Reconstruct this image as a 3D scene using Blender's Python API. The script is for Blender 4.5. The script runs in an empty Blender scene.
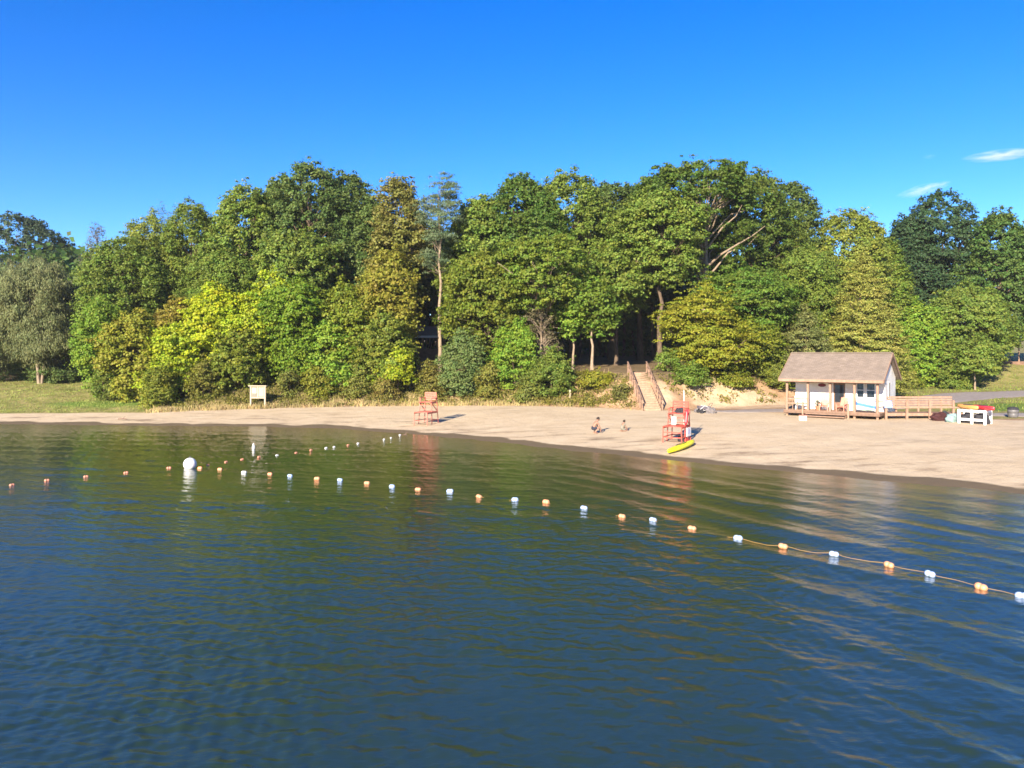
import bpy, bmesh, math, random
import numpy as np
from mathutils import Vector, Matrix

R = math.radians
scene = bpy.context.scene
COL = scene.collection
rng = np.random.default_rng(11)
random.seed(5)

# ------------------------------------------------------------------ frame of reference
F, CX, HY, HC = 770.0, 512.0, 352.5, 6.0      # focal length (px), centre column, horizon row, eye height above the lake


def at(px, py, Y):
    return Vector(((px - CX) / F * Y, Y, HC - (py - HY) / F * Y))


# ------------------------------------------------------------------ terrain
SHORE = np.array([(-900, 75), (-150, 70), (-90, 67), (-60, 65.2), (-42.7, 64.4), (-20.5, 62.2), (-13.8, 60.6), (-5.9, 55.5), (0, 50.5), (5.2, 45.8),
                  (10.2, 41.9), (15.2, 37.8), (18.7, 35.1), (21.6, 32.5), (30, 25), (40, 18), (70, 2), (140, -30), (900, -300)], float)
YB = np.array([(-900, 76), (-150, 72), (-47, 71), (-33.5, 71.5), (-29.5, 73), (-24.4, 74.3), (-17.8, 75.3), (-8, 75.5), (0.8, 74), (8.1, 70.5),
               (11, 67.0), (13.5, 66.8), (17.4, 69.0), (22, 70.3), (27.5, 72), (33, 80), (45, 95), (60, 97), (120, 95), (900, 95)], float)
HB = np.array([(-900, 1.5), (-45, 1.5), (-34, 1.8), (-26, 3), (-8, 3.1), (12, 3.05), (17, 3), (28, 2.6), (36, 1.5), (60, 2.8), (120, 3), (900, 3)], float)
RUN = np.array([(-900, 26), (-45, 26), (-34, 20), (-28, 9), (-8, 7), (8, 6), (12, 5.5), (17, 4.5), (28, 6), (40, 10), (60, 15), (900, 15)], float)


def lin(tab, x):
    return np.interp(x, tab[:, 0], tab[:, 1])


def shore_dist(X, Y):
    X = np.asarray(X, float); Y = np.asarray(Y, float)
    best = np.full(X.shape, 1e9)
    for i in range(len(SHORE) - 1):
        a, b = SHORE[i], SHORE[i + 1]
        d = b - a
        t = np.clip(((X - a[0]) * d[0] + (Y - a[1]) * d[1]) / (d @ d), 0, 1)
        best = np.minimum(best, np.hypot(X - a[0] - t * d[0], Y - a[1] - t * d[1]))
    ys = lin(SHORE, X)
    return np.where(Y > ys, best, -best)


def vnoise(X, Y, sc, seed=0):
    """smooth value noise on a grid, numpy"""
    x = np.asarray(X, float) / sc; y = np.asarray(Y, float) / sc
    xi = np.floor(x).astype(np.int64); yi = np.floor(y).astype(np.int64)
    fx = x - xi; fy = y - yi
    fx = fx * fx * (3 - 2 * fx); fy = fy * fy * (3 - 2 * fy)

    def h(a, b):
        n = (a * 374761393 + b * 668265263 + seed * 1442695041) & 0x7fffffff
        n = ((n ^ (n >> 13)) * 1274126177) & 0x7fffffff
        return ((n ^ (n >> 16)) & 0xffff) / 65535.0
    return (h(xi, yi) * (1 - fx) + h(xi + 1, yi) * fx) * (1 - fy) + (h(xi, yi + 1) * (1 - fx) + h(xi + 1, yi + 1) * fx) * fy


def sstep(a, b, x):
    t = np.clip((np.asarray(x, float) - a) / (b - a), 0, 1)
    return t * t * (3 - 2 * t)


def terrain(X, Y):
    X = np.asarray(X, float); Y = np.asarray(Y, float)
    s = shore_dist(X, Y)
    z = np.interp(s, [-400, -60, -30, -10, -3, 0, 2, 6, 12, 20, 28, 60, 300], [-6, -4, -3, -1.2, -.35, 0, .12, .36, .7, .98, 1.1, 1.55, 2.2])
    d = Y - lin(YB, X)
    t = np.clip(d / lin(RUN, X), 0, 1)
    onb = sstep(0, 1, t)
    z = z + lin(HB, X) * (0.6 * t + 0.4 * onb)
    z = z + 0.03 * np.clip(d - lin(RUN, X), 0, 300)
    rough = 0.05 + 0.35 * sstep(0.05, .4, t) * (1 - 0.7 * sstep(.8, 1.0, t))
    lake_fade = sstep(0.2, 3, s)
    z = z + (vnoise(X, Y, 1.3, 41) - .5) * .05 * np.exp(-(s / 2.5) ** 2)
    stair = sstep(1.0, 2.2, np.abs(X - 12.0)) + (1 - sstep(60, 64, Y))
    z = z + (vnoise(X, Y, 2.3, 1) - .5) * rough * lake_fade * np.clip(stair, 0, 1) + (vnoise(X, Y, .9, 2) - .5) * .4 * rough * lake_fade * np.clip(stair, 0, 1)
    return z


def tz(x, y):
    return float(terrain(np.array([x]), np.array([y]))[0])


def ground_at(px, py):
    """where the ground shows at this place in the picture"""
    Y = np.arange(25, 180, .05)
    X = (px - CX) / F * Y
    zr = HC - (py - HY) / F * Y
    k = np.argmax(zr < terrain(X, Y))
    return Vector((X[k], Y[k], tz(X[k], Y[k])))


# ------------------------------------------------------------------ materials
def newmat(name):
    m = bpy.data.materials.new(name); m.use_nodes = True
    nt = m.node_tree
    for n in list(nt.nodes):
        nt.nodes.remove(n)
    return m, nt, nt.nodes, nt.links


def noise_mat(name, c1, c2, scale=6.0, rough=.7, spec=.3, bump=0.0, bscale=None, detail=4, stretch=None, metallic=0):
    m, nt, N, L = newmat(name)
    out = N.new('ShaderNodeOutputMaterial'); b = N.new('ShaderNodeBsdfPrincipled')
    L.new(b.outputs[0], out.inputs[0])
    tc = N.new('ShaderNodeTexCoord'); mp = N.new('ShaderNodeMapping')
    L.new(tc.outputs['Object'], mp.inputs[0])
    if stretch:
        mp.inputs['Scale'].default_value = stretch
    no = N.new('ShaderNodeTexNoise'); no.inputs['Scale'].default_value = scale; no.inputs['Detail'].default_value = detail
    L.new(mp.outputs[0], no.inputs['Vector'])
    cr = N.new('ShaderNodeValToRGB')
    cr.color_ramp.elements[0].position = .3; cr.color_ramp.elements[1].position = .7
    cr.color_ramp.elements[0].color = (*c1, 1); cr.color_ramp.elements[1].color = (*c2, 1)
    L.new(no.outputs[0], cr.inputs[0]); L.new(cr.outputs[0], b.inputs['Base Color'])
    b.inputs['Roughness'].default_value = rough
    b.inputs['Specular IOR Level'].default_value = spec
    b.inputs['Metallic'].default_value = metallic
    if bump:
        no2 = N.new('ShaderNodeTexNoise'); no2.inputs['Scale'].default_value = bscale or scale * 4; no2.inputs['Detail'].default_value = 5
        L.new(mp.outputs[0], no2.inputs['Vector'])
        bp = N.new('ShaderNodeBump'); bp.inputs['Strength'].default_value = bump; bp.inputs['Distance'].default_value = .05
        L.new(no2.outputs[0], bp.inputs['Height']); L.new(bp.outputs[0], b.inputs['Normal'])
    return m


def leaf_mat(name, transl=.43):
    """leaf colour comes from the plant's own object colour, varied leaf by leaf"""
    m, nt, N, L = newmat(name)
    out = N.new('ShaderNodeOutputMaterial')
    oi = N.new('ShaderNodeObjectInfo')
    at1 = N.new('ShaderNodeAttribute'); at1.attribute_name = 'tint'
    at2 = N.new('ShaderNodeAttribute'); at2.attribute_name = 'turn'
    hs = N.new('ShaderNodeHueSaturation')
    L.new(oi.outputs['Color'], hs.inputs['Color'])
    ma = N.new('ShaderNodeMath'); ma.operation = 'MULTIPLY_ADD'; ma.inputs[1].default_value = 1.05; ma.inputs[2].default_value = .82
    L.new(at1.outputs['Fac'], ma.inputs[0]); L.new(ma.outputs[0], hs.inputs['Value'])
    mb = N.new('ShaderNodeMath'); mb.operation = 'MULTIPLY_ADD'; mb.inputs[1].default_value = -.06; mb.inputs[2].default_value = .532
    L.new(at2.outputs['Fac'], mb.inputs[0]); L.new(mb.outputs[0], hs.inputs['Hue'])
    p = N.new('ShaderNodeBsdfPrincipled'); p.inputs['Roughness'].default_value = .55; p.inputs['Specular IOR Level'].default_value = .25
    t = N.new('ShaderNodeBsdfTranslucent'); mx = N.new('ShaderNodeMixShader'); mx.inputs[0].default_value = transl
    L.new(hs.outputs[0], p.inputs['Base Color']); L.new(hs.outputs[0], t.inputs['Color'])
    L.new(p.outputs[0], mx.inputs[1]); L.new(t.outputs[0], mx.inputs[2]); L.new(mx.outputs[0], out.inputs[0])
    return m


def ground_mat():
    m, nt, N, L = newmat('ground_cover')
    out = N.new('ShaderNodeOutputMaterial'); b = N.new('ShaderNodeBsdfPrincipled'); L.new(b.outputs[0], out.inputs[0])
    b.inputs['Roughness'].default_value = .9; b.inputs['Specular IOR Level'].default_value = .15
    geo = N.new('ShaderNodeNewGeometry')

    def noise(sc, det=5, rough=.6):
        n = N.new('ShaderNodeTexNoise'); n.inputs['Scale'].default_value = sc; n.inputs['Detail'].default_value = det
        n.inputs['Roughness'].default_value = rough
        L.new(geo.outputs['Position'], n.inputs['Vector']); return n

    def ramp(src, p0, c0, p1, c1):
        r = N.new('ShaderNodeValToRGB')
        r.color_ramp.elements[0].position = p0; r.color_ramp.elements[1].position = p1
        r.color_ramp.elements[0].color = (*c0, 1); r.color_ramp.elements[1].color = (*c1, 1)
        L.new(src, r.inputs[0]); return r

    def mix(fac, a, bb):
        x = N.new('ShaderNodeMixRGB'); L.new(fac, x.inputs[0]); L.new(a, x.inputs[1]); L.new(bb, x.inputs[2]); return x

    def attr(nm, jitter=.5):
        a = N.new('ShaderNodeAttribute'); a.attribute_name = nm
        n = noise(1.6, 6, .7)
        s = N.new('ShaderNodeMath'); s.operation = 'SUBTRACT'; s.inputs[1].default_value = .5; L.new(n.outputs[0], s.inputs[0])
        w = N.new('ShaderNodeMath'); w.operation = 'MULTIPLY_ADD'; w.inputs[1].default_value = jitter; L.new(s.outputs[0], w.inputs[0]); L.new(a.outputs['Fac'], w.inputs[2])
        r = N.new('ShaderNodeMapRange'); r.inputs[1].default_value = .35; r.inputs[2].default_value = .65; L.new(w.outputs[0], r.inputs[0])
        return r.outputs[0]
    sand = ramp(noise(.55, 8, .65).outputs[0], .3, (.50, .385, .24), .7, (.59, .475, .315))
    # weed, twigs and trodden patches lying on the sand
    mp = N.new('ShaderNodeMapping'); mp.inputs['Scale'].default_value = (.35, 1.1, 1); L.new(geo.outputs['Position'], mp.inputs[0])
    mp.inputs['Rotation'].default_value = (0, 0, R(32))
    n2 = N.new('ShaderNodeTexNoise'); n2.inputs['Scale'].default_value = .8; n2.inputs['Detail'].default_value = 9; n2.inputs['Roughness'].default_value = .72
    L.new(mp.outputs[0], n2.inputs['Vector'])
    deb = ramp(n2.outputs[0], .515, (0, 0, 0), .64, (.75, .75, .75))
    ad = N.new('ShaderNodeAttribute'); ad.attribute_name = 'drift'
    mm = N.new('ShaderNodeMath'); mm.operation = 'MULTIPLY'; L.new(deb.outputs[0], mm.inputs[0]); L.new(ad.outputs['Fac'], mm.inputs[1])
    col_d = N.new('ShaderNodeRGB'); col_d.outputs[0].default_value = (.17, .115, .07, 1)
    sand2 = mix(mm.outputs[0], sand.outputs[0], col_d.outputs[0])
    wet = N.new('ShaderNodeRGB'); wet.outputs[0].default_value = (.14, .105, .062, 1)
    sand3 = mix(attr('wet', .35), sand2.outputs[0], wet.outputs[0])
    grass = ramp(noise(.9, 8, .7).outputs[0], .35, (.13, .15, .03), .66, (.33, .265, .11))
    green = ramp(noise(2.0, 8, .7).outputs[0], .35, (.075, .15, .02), .7, (.15, .20, .035))
    litter = ramp(noise(1.3, 8, .7).outputs[0], .3, (.10, .07, .04), .7, (.24, .175, .09))
    dry = ramp(noise(1.1, 9, .75).outputs[0], .33, (.22, .135, .07), .66, (.44, .29, .17))
    bare = ramp(noise(.8, 9, .7).outputs[0], .3, (.36, .245, .145), .62, (.54, .40, .26))
    c = mix(attr('litter'), dry.outputs[0], litter.outputs[0])
    c = mix(attr('grass'), c.outputs[0], grass.outputs[0])
    c = mix(attr('green'), c.outputs[0], green.outputs[0])
    c = mix(attr('bare'), c.outputs[0], bare.outputs[0])
    c = mix(attr('sand', .3), c.outputs[0], sand3.outputs[0])
    L.new(c.outputs[0], b.inputs['Base Color'])
    nb = noise(5, 8, .7)
    bp = N.new('ShaderNodeBump'); bp.inputs['Strength'].default_value = .55; bp.inputs['Distance'].default_value = .14
    vo = N.new('ShaderNodeTexVoronoi'); vo.inputs['Scale'].default_value = 1.5; vo.feature = 'SMOOTH_F1'; L.new(geo.outputs['Position'], vo.inputs['Vector'])
    hm = N.new('ShaderNodeMath'); hm.operation = 'MULTIPLY_ADD'; hm.inputs[1].default_value = .55; L.new(vo.outputs['Distance'], hm.inputs[0]); L.new(nb.outputs[0], hm.inputs[2])
    L.new(hm.outputs[0], bp.inputs['Height']); L.new(bp.outputs[0], b.inputs['Normal'])
    return m


def water_mat():
    m, nt, N, L = newmat('lake_water')
    out = N.new('ShaderNodeOutputMaterial'); b = N.new('ShaderNodeBsdfPrincipled'); L.new(b.outputs[0], out.inputs[0])
    b.inputs['IOR'].default_value = 1.72; b.inputs['Roughness'].default_value = .03
    a = N.new('ShaderNodeAttribute'); a.attribute_name = 'shallow'
    mx = N.new('ShaderNodeMixRGB'); mx.inputs[1].default_value = (.017, .032, .012, 1); mx.inputs[2].default_value = (.13, .09, .045, 1)
    L.new(a.outputs['Fac'], mx.inputs[0]); L.new(mx.outputs[0], b.inputs['Base Color'])
    geo = N.new('ShaderNodeNewGeometry')
    mp = N.new('ShaderNodeMapping'); mp.inputs['Rotation'].default_value = (0, 0, R(-12)); mp.inputs['Scale'].default_value = (.55, 1.15, 1)
    L.new(geo.outputs['Position'], mp.inputs[0])
    n1 = N.new('ShaderNodeTexNoise'); n1.inputs['Scale'].default_value = 7.0; n1.inputs['Detail'].default_value = 6; n1.inputs['Roughness'].default_value = .6
    L.new(mp.outputs[0], n1.inputs['Vector'])
    bp = N.new('ShaderNodeBump'); bp.inputs['Strength'].default_value = .24; bp.inputs['Distance'].default_value = .055
    L.new(n1.outputs[0], bp.inputs['Height']); L.new(bp.outputs[0], b.inputs['Normal'])
    return m


def plain(name, c, rough=.5, spec=.4, var=.12, scale=8, bump=0, metallic=0):
    return noise_mat(name, tuple(x * (1 - var) for x in c), tuple(min(1, x * (1 + var)) for x in c), scale, rough, spec, bump, metallic=metallic)


M = {}
M['ground'] = ground_mat()
M['water'] = water_mat()
M['leaf'] = leaf_mat('leaves')
M['needle'] = leaf_mat('needles', .2)
M['blade'] = leaf_mat('grass_blades', .3)
M['bark'] = noise_mat('bark', (.07, .05, .035), (.17, .125, .085), 3, .9, .1, .8, 9, stretch=(3, 3, .6))
M['palebark'] = noise_mat('pale_bark', (.19, .145, .10), (.36, .28, .20), 3, .9, .1, .6, 9, stretch=(3, 3, .7))
M['wood'] = noise_mat('weathered_timber', (.25, .155, .105), (.36, .235, .165), 5, .8, .2, .3, 20, stretch=(1, 1, .4))
M['stairwood'] = noise_mat('trodden_timber', (.29, .195, .13), (.40, .285, .195), 5, .85, .2, .3, 20)
M['wood_dark'] = noise_mat('aged_timber', (.15, .095, .065), (.23, .15, .105), 5, .85, .2, .3, 20)
M['white'] = plain('white_paint', (.78, .77, .74), .55, .3, .05, 3)
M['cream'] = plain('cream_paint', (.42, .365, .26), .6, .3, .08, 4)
M['shingle'] = None
M['red'] = plain('red_paint', (.62, .09, .06), .5, .4, .15, 6)
M['fadedred'] = plain('faded_red_paint', (.55, .175, .125), .65, .3, .15, 6)
M['asphalt'] = noise_mat('asphalt', (.23, .195, .17), (.34, .295, .26), 2.0, .9, .2, .3, 30, detail=8)
M['glass'] = plain('dark_glass', (.02, .025, .03), .08, .5, .2)
M['yellow'] = plain('yellow_plastic', (.70, .70, .01), .35, .5, .05)
M['orange'] = plain('orange_float', (.70, .32, .16), .4, .5, .10, 20)
M['redorange'] = plain('red_orange_float', (.60, .25, .15), .4, .5, .12, 20)
M['paleblue'] = plain('pale_blue_float', (.38, .50, .74), .4, .5, .12, 12)
M['whitefloat'] = plain('white_float', (.78, .78, .75), .4, .5, .05, 12)
M['rope'] = plain('yellow_rope', (.42, .25, .08), .7, .3, .2, 40)
M['kred'] = plain('red_plastic', (.62, .035, .045), .35, .5, .1)
M['kor'] = plain('tan_orange_plastic', (.66, .33, .09), .4, .5, .1)
M['dark'] = plain('dark_fabric', (.03, .03, .035), .8, .3, .3)
M['teal'] = plain('pale_teal_fabric', (.20, .30, .29), .7, .3, .15)
M['maroon'] = plain('maroon_fabric', (.05, .018, .018), .8, .2, .3)
M['salmon'] = plain('salmon_plastic', (.66, .27, .19), .5, .4, .1)
M['skin'] = plain('skin', (.30, .165, .11), .55, .3, .06)
M['hair'] = plain('dark_hair', (.025, .016, .012), .6, .3, .3)
M['navy'] = plain('dark_shorts', (.035, .04, .06), .8, .2, .2)
M['greyshirt'] = plain('pale_grey_shirt', (.20, .19, .15), .85, .2, .08)
M['blue'] = plain('blue_cloth', (.28, .40, .70), .85, .2, .15)
M['grey'] = plain('grey_metal', (.12, .115, .115), .5, .4, .15)
M['stone'] = noise_mat('grey_stone', (.11, .10, .10), (.24, .215, .205), 3, .9, .2, .6, 12)
M['brownwall'] = noise_mat('brown_block_wall', (.14, .085, .06), (.24, .15, .10), 3, .9, .2, .4, 12)
M['purplish'] = plain('grey_purple_fabric', (.12, .105, .125), .8, .2, .3, 14)


def shingle_mat():
    m, nt, N, L = newmat('roof_shingles')
    out = N.new('ShaderNodeOutputMaterial'); b = N.new('ShaderNodeBsdfPrincipled'); L.new(b.outputs[0], out.inputs[0])
    b.inputs['Roughness'].default_value = .9; b.inputs['Specular IOR Level'].default_value = .15
    tc = N.new('ShaderNodeTexCoord')
    mp = N.new('ShaderNodeMapping'); mp.inputs['Rotation'].default_value = (R(-32), 0, 0)
    L.new(tc.outputs['Object'], mp.inputs[0])
    br = N.new('ShaderNodeTexBrick'); br.inputs['Scale'].default_value = 1.0
    br.inputs['Brick Width'].default_value = .33; br.inputs['Row Height'].default_value = .15; br.inputs['Mortar Size'].default_value = .006
    br.inputs['Color1'].default_value = (.205, .165, .13, 1); br.inputs['Color2'].default_value = (.255, .205, .165, 1); br.inputs['Mortar'].default_value = (.12, .09, .07, 1)
    L.new(mp.outputs[0], br.inputs['Vector'])
    no = N.new('ShaderNodeTexNoise'); no.inputs['Scale'].default_value = 1.6; no.inputs['Detail'].default_value = 6
    L.new(tc.outputs['Object'], no.inputs['Vector'])
    mx = N.new('ShaderNodeMixRGB'); mx.blend_type = 'MULTIPLY'; mx.inputs[0].default_value = .5
    cr = N.new('ShaderNodeValToRGB'); cr.color_ramp.elements[0].position = .3; cr.color_ramp.elements[1].position = .7
    cr.color_ramp.elements[0].color = (.65, .65, .65, 1); cr.color_ramp.elements[1].color = (1.1, 1.08, 1.05, 1)
    L.new(no.outputs[0], cr.inputs[0]); L.new(br.outputs[0], mx.inputs[1]); L.new(cr.outputs[0], mx.inputs[2]); L.new(mx.outputs[0], b.inputs['Base Color'])
    return m


def siding_mat():
    m, nt, N, L = newmat('white_siding')
    out = N.new('ShaderNodeOutputMaterial'); b = N.new('ShaderNodeBsdfPrincipled'); L.new(b.outputs[0], out.inputs[0])
    b.inputs['Roughness'].default_value = .6; b.inputs['Specular IOR Level'].default_value = .25
    b.inputs['Base Color'].default_value = (.76, .75, .72, 1)
    tc = N.new('ShaderNodeTexCoord')
    wv = N.new('ShaderNodeTexWave'); wv.wave_profile = 'SAW'; wv.bands_direction = 'Z'; wv.inputs['Scale'].default_value = 1.9
    L.new(tc.outputs['Object'], wv.inputs['Vector'])
    bp = N.new('ShaderNodeBump'); bp.inputs['Strength'].default_value = .35; bp.inputs['Distance'].default_value = .02
    L.new(wv.outputs[1], bp.inputs['Height']); L.new(bp.outputs[0], b.inputs['Normal'])
    no = N.new('ShaderNodeTexNoise'); no.inputs['Scale'].default_value = 1.2; no.inputs['Detail'].default_value = 6
    L.new(tc.outputs['Object'], no.inputs['Vector'])
    cr = N.new('ShaderNodeValToRGB'); cr.color_ramp.elements[0].color = (.68, .64, .57, 1); cr.color_ramp.elements[1].color = (.82, .785, .72, 1)
    cr.color_ramp.elements[0].position = .3; cr.color_ramp.elements[1].position = .55
    L.new(no.outputs[0], cr.inputs[0]); L.new(cr.outputs[0], b.inputs['Base Color'])
    return m


M['shingle'] = shingle_mat()
M['siding'] = siding_mat()


# ------------------------------------------------------------------ object helpers
def tag(o, label=None, cat=None, group=None, kind=None):
    if label: o['label'] = label
    if cat: o['category'] = cat
    if group: o['group'] = group
    if kind: o['kind'] = kind
    return o


def empty(name, loc, rz=0, label=None, cat=None, group=None):
    o = bpy.data.objects.new(name, None); COL.objects.link(o)
    o.location = loc; o.rotation_euler = (0, 0, rz); o.empty_display_size = .2
    return tag(o, label, cat, group)


def link(name, me, mat, parent=None, loc=None, rz=0):
    o = bpy.data.objects.new(name, me)
    if mat is not None and not me.materials:
        me.materials.append(mat)
    COL.objects.link(o)
    if parent is not None: o.parent = parent
    if loc is not None: o.location = loc
    if rz: o.rotation_euler = (0, 0, rz)
    return o


def np_mesh(name, verts, faces_flat, nper, attrs=None, smooth=False):
    """mesh from numpy arrays, all faces with nper corners"""
    me = bpy.data.meshes.new(name)
    verts = np.ascontiguousarray(verts, np.float32); faces_flat = np.ascontiguousarray(faces_flat, np.int32)
    nf = len(faces_flat) // nper
    me.vertices.add(len(verts)); me.vertices.foreach_set('co', verts.ravel())
    me.loops.add(len(faces_flat)); me.loops.foreach_set('vertex_index', faces_flat)
    me.polygons.add(nf); me.polygons.foreach_set('loop_start', np.arange(0, nf * nper, nper, dtype=np.int32))
    if smooth:
        me.polygons.foreach_set('use_smooth', np.ones(nf, bool))
    for nm, dom, arr in (attrs or []):
        a = me.attributes.new(nm, 'FLOAT', dom); a.data.foreach_set('value', np.ascontiguousarray(arr, np.float32))
    me.update(calc_edges=True)
    return me


class MB:
    """collects boxes, beams, tubes and turned shapes into one mesh"""
    def __init__(s):
        s.v = []; s.f = []

    def add(s, vs, fs):
        n = len(s.v); s.v += [tuple(x) for x in vs]; s.f += [tuple(i + n for i in f) for f in fs]; return s

    def box(s, c, d, rz=0, rx=0, ry=0):
        x, y, z = d[0] / 2, d[1] / 2, d[2] / 2
        m = Matrix.Translation(c) @ Matrix.Rotation(rz, 4, 'Z') @ Matrix.Rotation(ry, 4, 'Y') @ Matrix.Rotation(rx, 4, 'X')
        vs = [m @ Vector((sx * x, sy * y, sz * z)) for sz in (-1, 1) for sy in (-1, 1) for sx in (-1, 1)]
        return s.add(vs, [(0, 2, 3, 1), (4, 5, 7, 6), (0, 1, 5, 4), (2, 6, 7, 3), (0, 4, 6, 2), (1, 3, 7, 5)])

    def beam(s, p, q, w, h, up=(0, 0, 1)):
        p = Vector(p); q = Vector(q); d = (q - p).normalized(); up = Vector(up)
        if abs(d.dot(up)) > .98: up = Vector((1, 0, 0))
        a = d.cross(up).normalized() * (w / 2); b = a.cross(d).normalized() * (h / 2)
        vs = [e + i * a + j * b for e in (p, q) for j in (-1, 1) for i in (-1, 1)]
        return s.add(vs, [(0, 2, 3, 1), (4, 5, 7, 6), (0, 1, 5, 4), (2, 6, 7, 3), (0, 4, 6, 2), (1, 3, 7, 5)])

    def tube(s, pts, rad, n=6, cap=True):
        pts = [Vector(p) for p in pts]
        if not hasattr(rad, '__len__'): rad = [rad] * len(pts)
        rings = []
        vs = []
        for i, p in enumerate(pts):
            d = (pts[min(i + 1, len(pts) - 1)] - pts[max(i - 1, 0)]).normalized()
            up = Vector((0, 0, 1)) if abs(d.z) < .9 else Vector((1, 0, 0))
            a = d.cross(up).normalized(); b = a.cross(d)
            for k in range(n):
                t = 2 * math.pi * k / n
                vs.append(p + (a * math.cos(t) + b * math.sin(t)) * rad[i])
        fs = []
        for i in range(len(pts) - 1):
            for k in range(n):
                fs.append((i * n + k, i * n + (k + 1) % n, (i + 1) * n + (k + 1) % n, (i + 1) * n + k))
        if cap:
            fs.append(tuple(range(n - 1, -1, -1))); fs.append(tuple((len(pts) - 1) * n + k for k in range(n)))
        return s.add(vs, fs)

    def lathe(s, prof, n=16, axis='Z', c=(0, 0, 0)):
        """prof: (radius, height) pairs"""
        vs = []; fs = []
        for r, h in prof:
            for k in range(n):
                t = 2 * math.pi * k / n
                v = (r * math.cos(t), r * math.sin(t), h)
                if axis == 'X': v = (v[2], v[0], v[1])
                vs.append((v[0] + c[0], v[1] + c[1], v[2] + c[2]))
        for i in range(len(prof) - 1):
            for k in range(n):
                fs.append((i * n + k, i * n + (k + 1) % n, (i + 1) * n + (k + 1) % n, (i + 1) * n + k))
        fs.append(tuple(range(n - 1, -1, -1))); fs.append(tuple((len(prof) - 1) * n + k for k in range(n)))
        return s.add(vs, fs)

    def poly(s, pts, h0, h1, plane='XZ'):
        """outline pushed from h0 to h1"""
        n = len(pts)
        mk = {'XZ': lambda p, h: (p[0], h, p[1]), 'XY': lambda p, h: (p[0], p[1], h), 'YZ': lambda p, h: (h, p[0], p[1])}[plane]
        vs = [mk(p, h0) for p in pts] + [mk(p, h1) for p in pts]
        fs = [tuple(range(n - 1, -1, -1)), tuple(range(n, 2 * n))] + [(i, (i + 1) % n, n + (i + 1) % n, n + i) for i in range(n)]
        return s.add(vs, fs)

    def build(s, name, mat, parent=None, loc=None, rz=0, smooth=False, bevel=0):
        me = bpy.data.meshes.new(name)
        me.from_pydata(s.v, [], s.f)
        bm = bmesh.new(); bm.from_mesh(me)
        bmesh.ops.recalc_face_normals(bm, faces=bm.faces)
        if bevel:
            bmesh.ops.bevel(bm, geom=list(bm.edges), offset=bevel, segments=1, affect='EDGES', clamp_overlap=True)
        bm.to_mesh(me); bm.free()
        if smooth:
            for p in me.polygons: p.use_smooth = True
        return link(name, me, mat, parent, loc, rz)


# ------------------------------------------------------------------ the setting: ground, road, lake
def axis(parts):
    out = []
    for a, b, st in parts:
        out.append(np.arange(a, b, st))
    return np.unique(np.concatenate(out + [np.array([parts[-1][1]])]))


gx = axis([(-900, -200, 50), (-200, -80, 6), (-80, -50, 1.2), (-50, 45, .42), (45, 80, .8), (80, 200, 6), (200, 900, 50)])
gy = axis([(-300, 0, 30), (0, 25, 2.5), (25, 84, .36), (84, 125, 1.0), (125, 200, 6), (200, 1500, 60)])
GX, GY = np.meshgrid(gx, gy)
GZ = terrain(GX, GY)
S = shore_dist(GX, GY)
DB = GY - lin(YB, GX)
YS = np.interp(GX, [-900, -47, -33.5, -29.5, -24.4, -17.8, -8, .8, 8.1, 11, 13.5, 17.4, 21, 30, 35, 45, 70, 200], [75.5, 70.8, 71.2, 72.5, 73.8, 74.8, 75, 73.5, 70, 67, 66.6, 64.8, 63.5, 59.5, 56.5, 53, 45, 20])
a_sand = 1 - sstep(-.6, .6, GY - YS)
a_wet = 1 - sstep(.8, 2.1, S + (vnoise(GX, GY, 3, 7) - .5) * .9 + (vnoise(GX, GY, 1.1, 9) - .5) * .7)
a_drift = np.clip((1 - sstep(2, 9, S)) * .9 + .45 * sstep(.35, .8, vnoise(GX, GY, 9, 4)), 0, 1)
a_grass = np.clip((GX < -27.5) * sstep(-.5, 1, DB) * (1 - sstep(92, 97, GY)), 0, 1) * sstep(-26, -31, GX) if False else np.where(GX < -27, sstep(27, 31, -GX) * (1 - sstep(93, 98, GY)), 0)
a_grass = np.maximum(a_grass, np.where((GX > 28) & (GY > 57), sstep(28, 31, GX), 0))
a_litter = sstep(.55, .95, np.clip(DB / lin(RUN, GX), 0, 2)) * (GX < 31)
a_green = np.maximum(np.exp(-(((GX - 47) / 10) ** 2 + ((GY - 66.5) / 4.2) ** 2) ** 2) * 1.2, np.exp(-(((GX + 40) / 7) ** 2 + ((GY - 76) / 2.6) ** 2)) * .9)
a_bare = np.exp(-(((GX - 20.8) / 5.3) ** 2 + ((GY - 70.6) / 3.2) ** 2) ** 2) * 1.1
a_bare = np.maximum(a_bare, np.exp(-(((GX - 13.8) / 1.2) ** 2 + ((GY - 69) / 2.6) ** 2) ** 2) * .55)
nxg, nyg = len(gx), len(gy)
idx = np.arange(nxg * nyg).reshape(nyg, nxg)
quads = np.stack([idx[:-1, :-1], idx[:-1, 1:], idx[1:, 1:], idx[1:, :-1]], -1).reshape(-1, 4)
fc = (a_sand[:-1, :-1] + a_sand[1:, 1:]).ravel() / 2 > .5
V = np.stack([GX, GY, GZ], -1).reshape(-1, 3)
att = [('sand', a_sand), ('wet', a_wet), ('drift', a_drift), ('grass', a_grass), ('litter', a_litter), ('green', a_green), ('bare', a_bare)]


def sub_mesh(name, sel):
    q = quads[sel]
    used = np.unique(q); remap = np.full(len(V), -1, np.int64); remap[used] = np.arange(len(used))
    me = np_mesh(name, V[used], remap[q].ravel(), 4, [(n, 'POINT', a.ravel()[used]) for n, a in att], smooth=True)
    return tag(link(name, me, M['ground']), kind='structure')


sub_mesh('beach', fc)
sub_mesh('hillside', ~fc)


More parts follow.
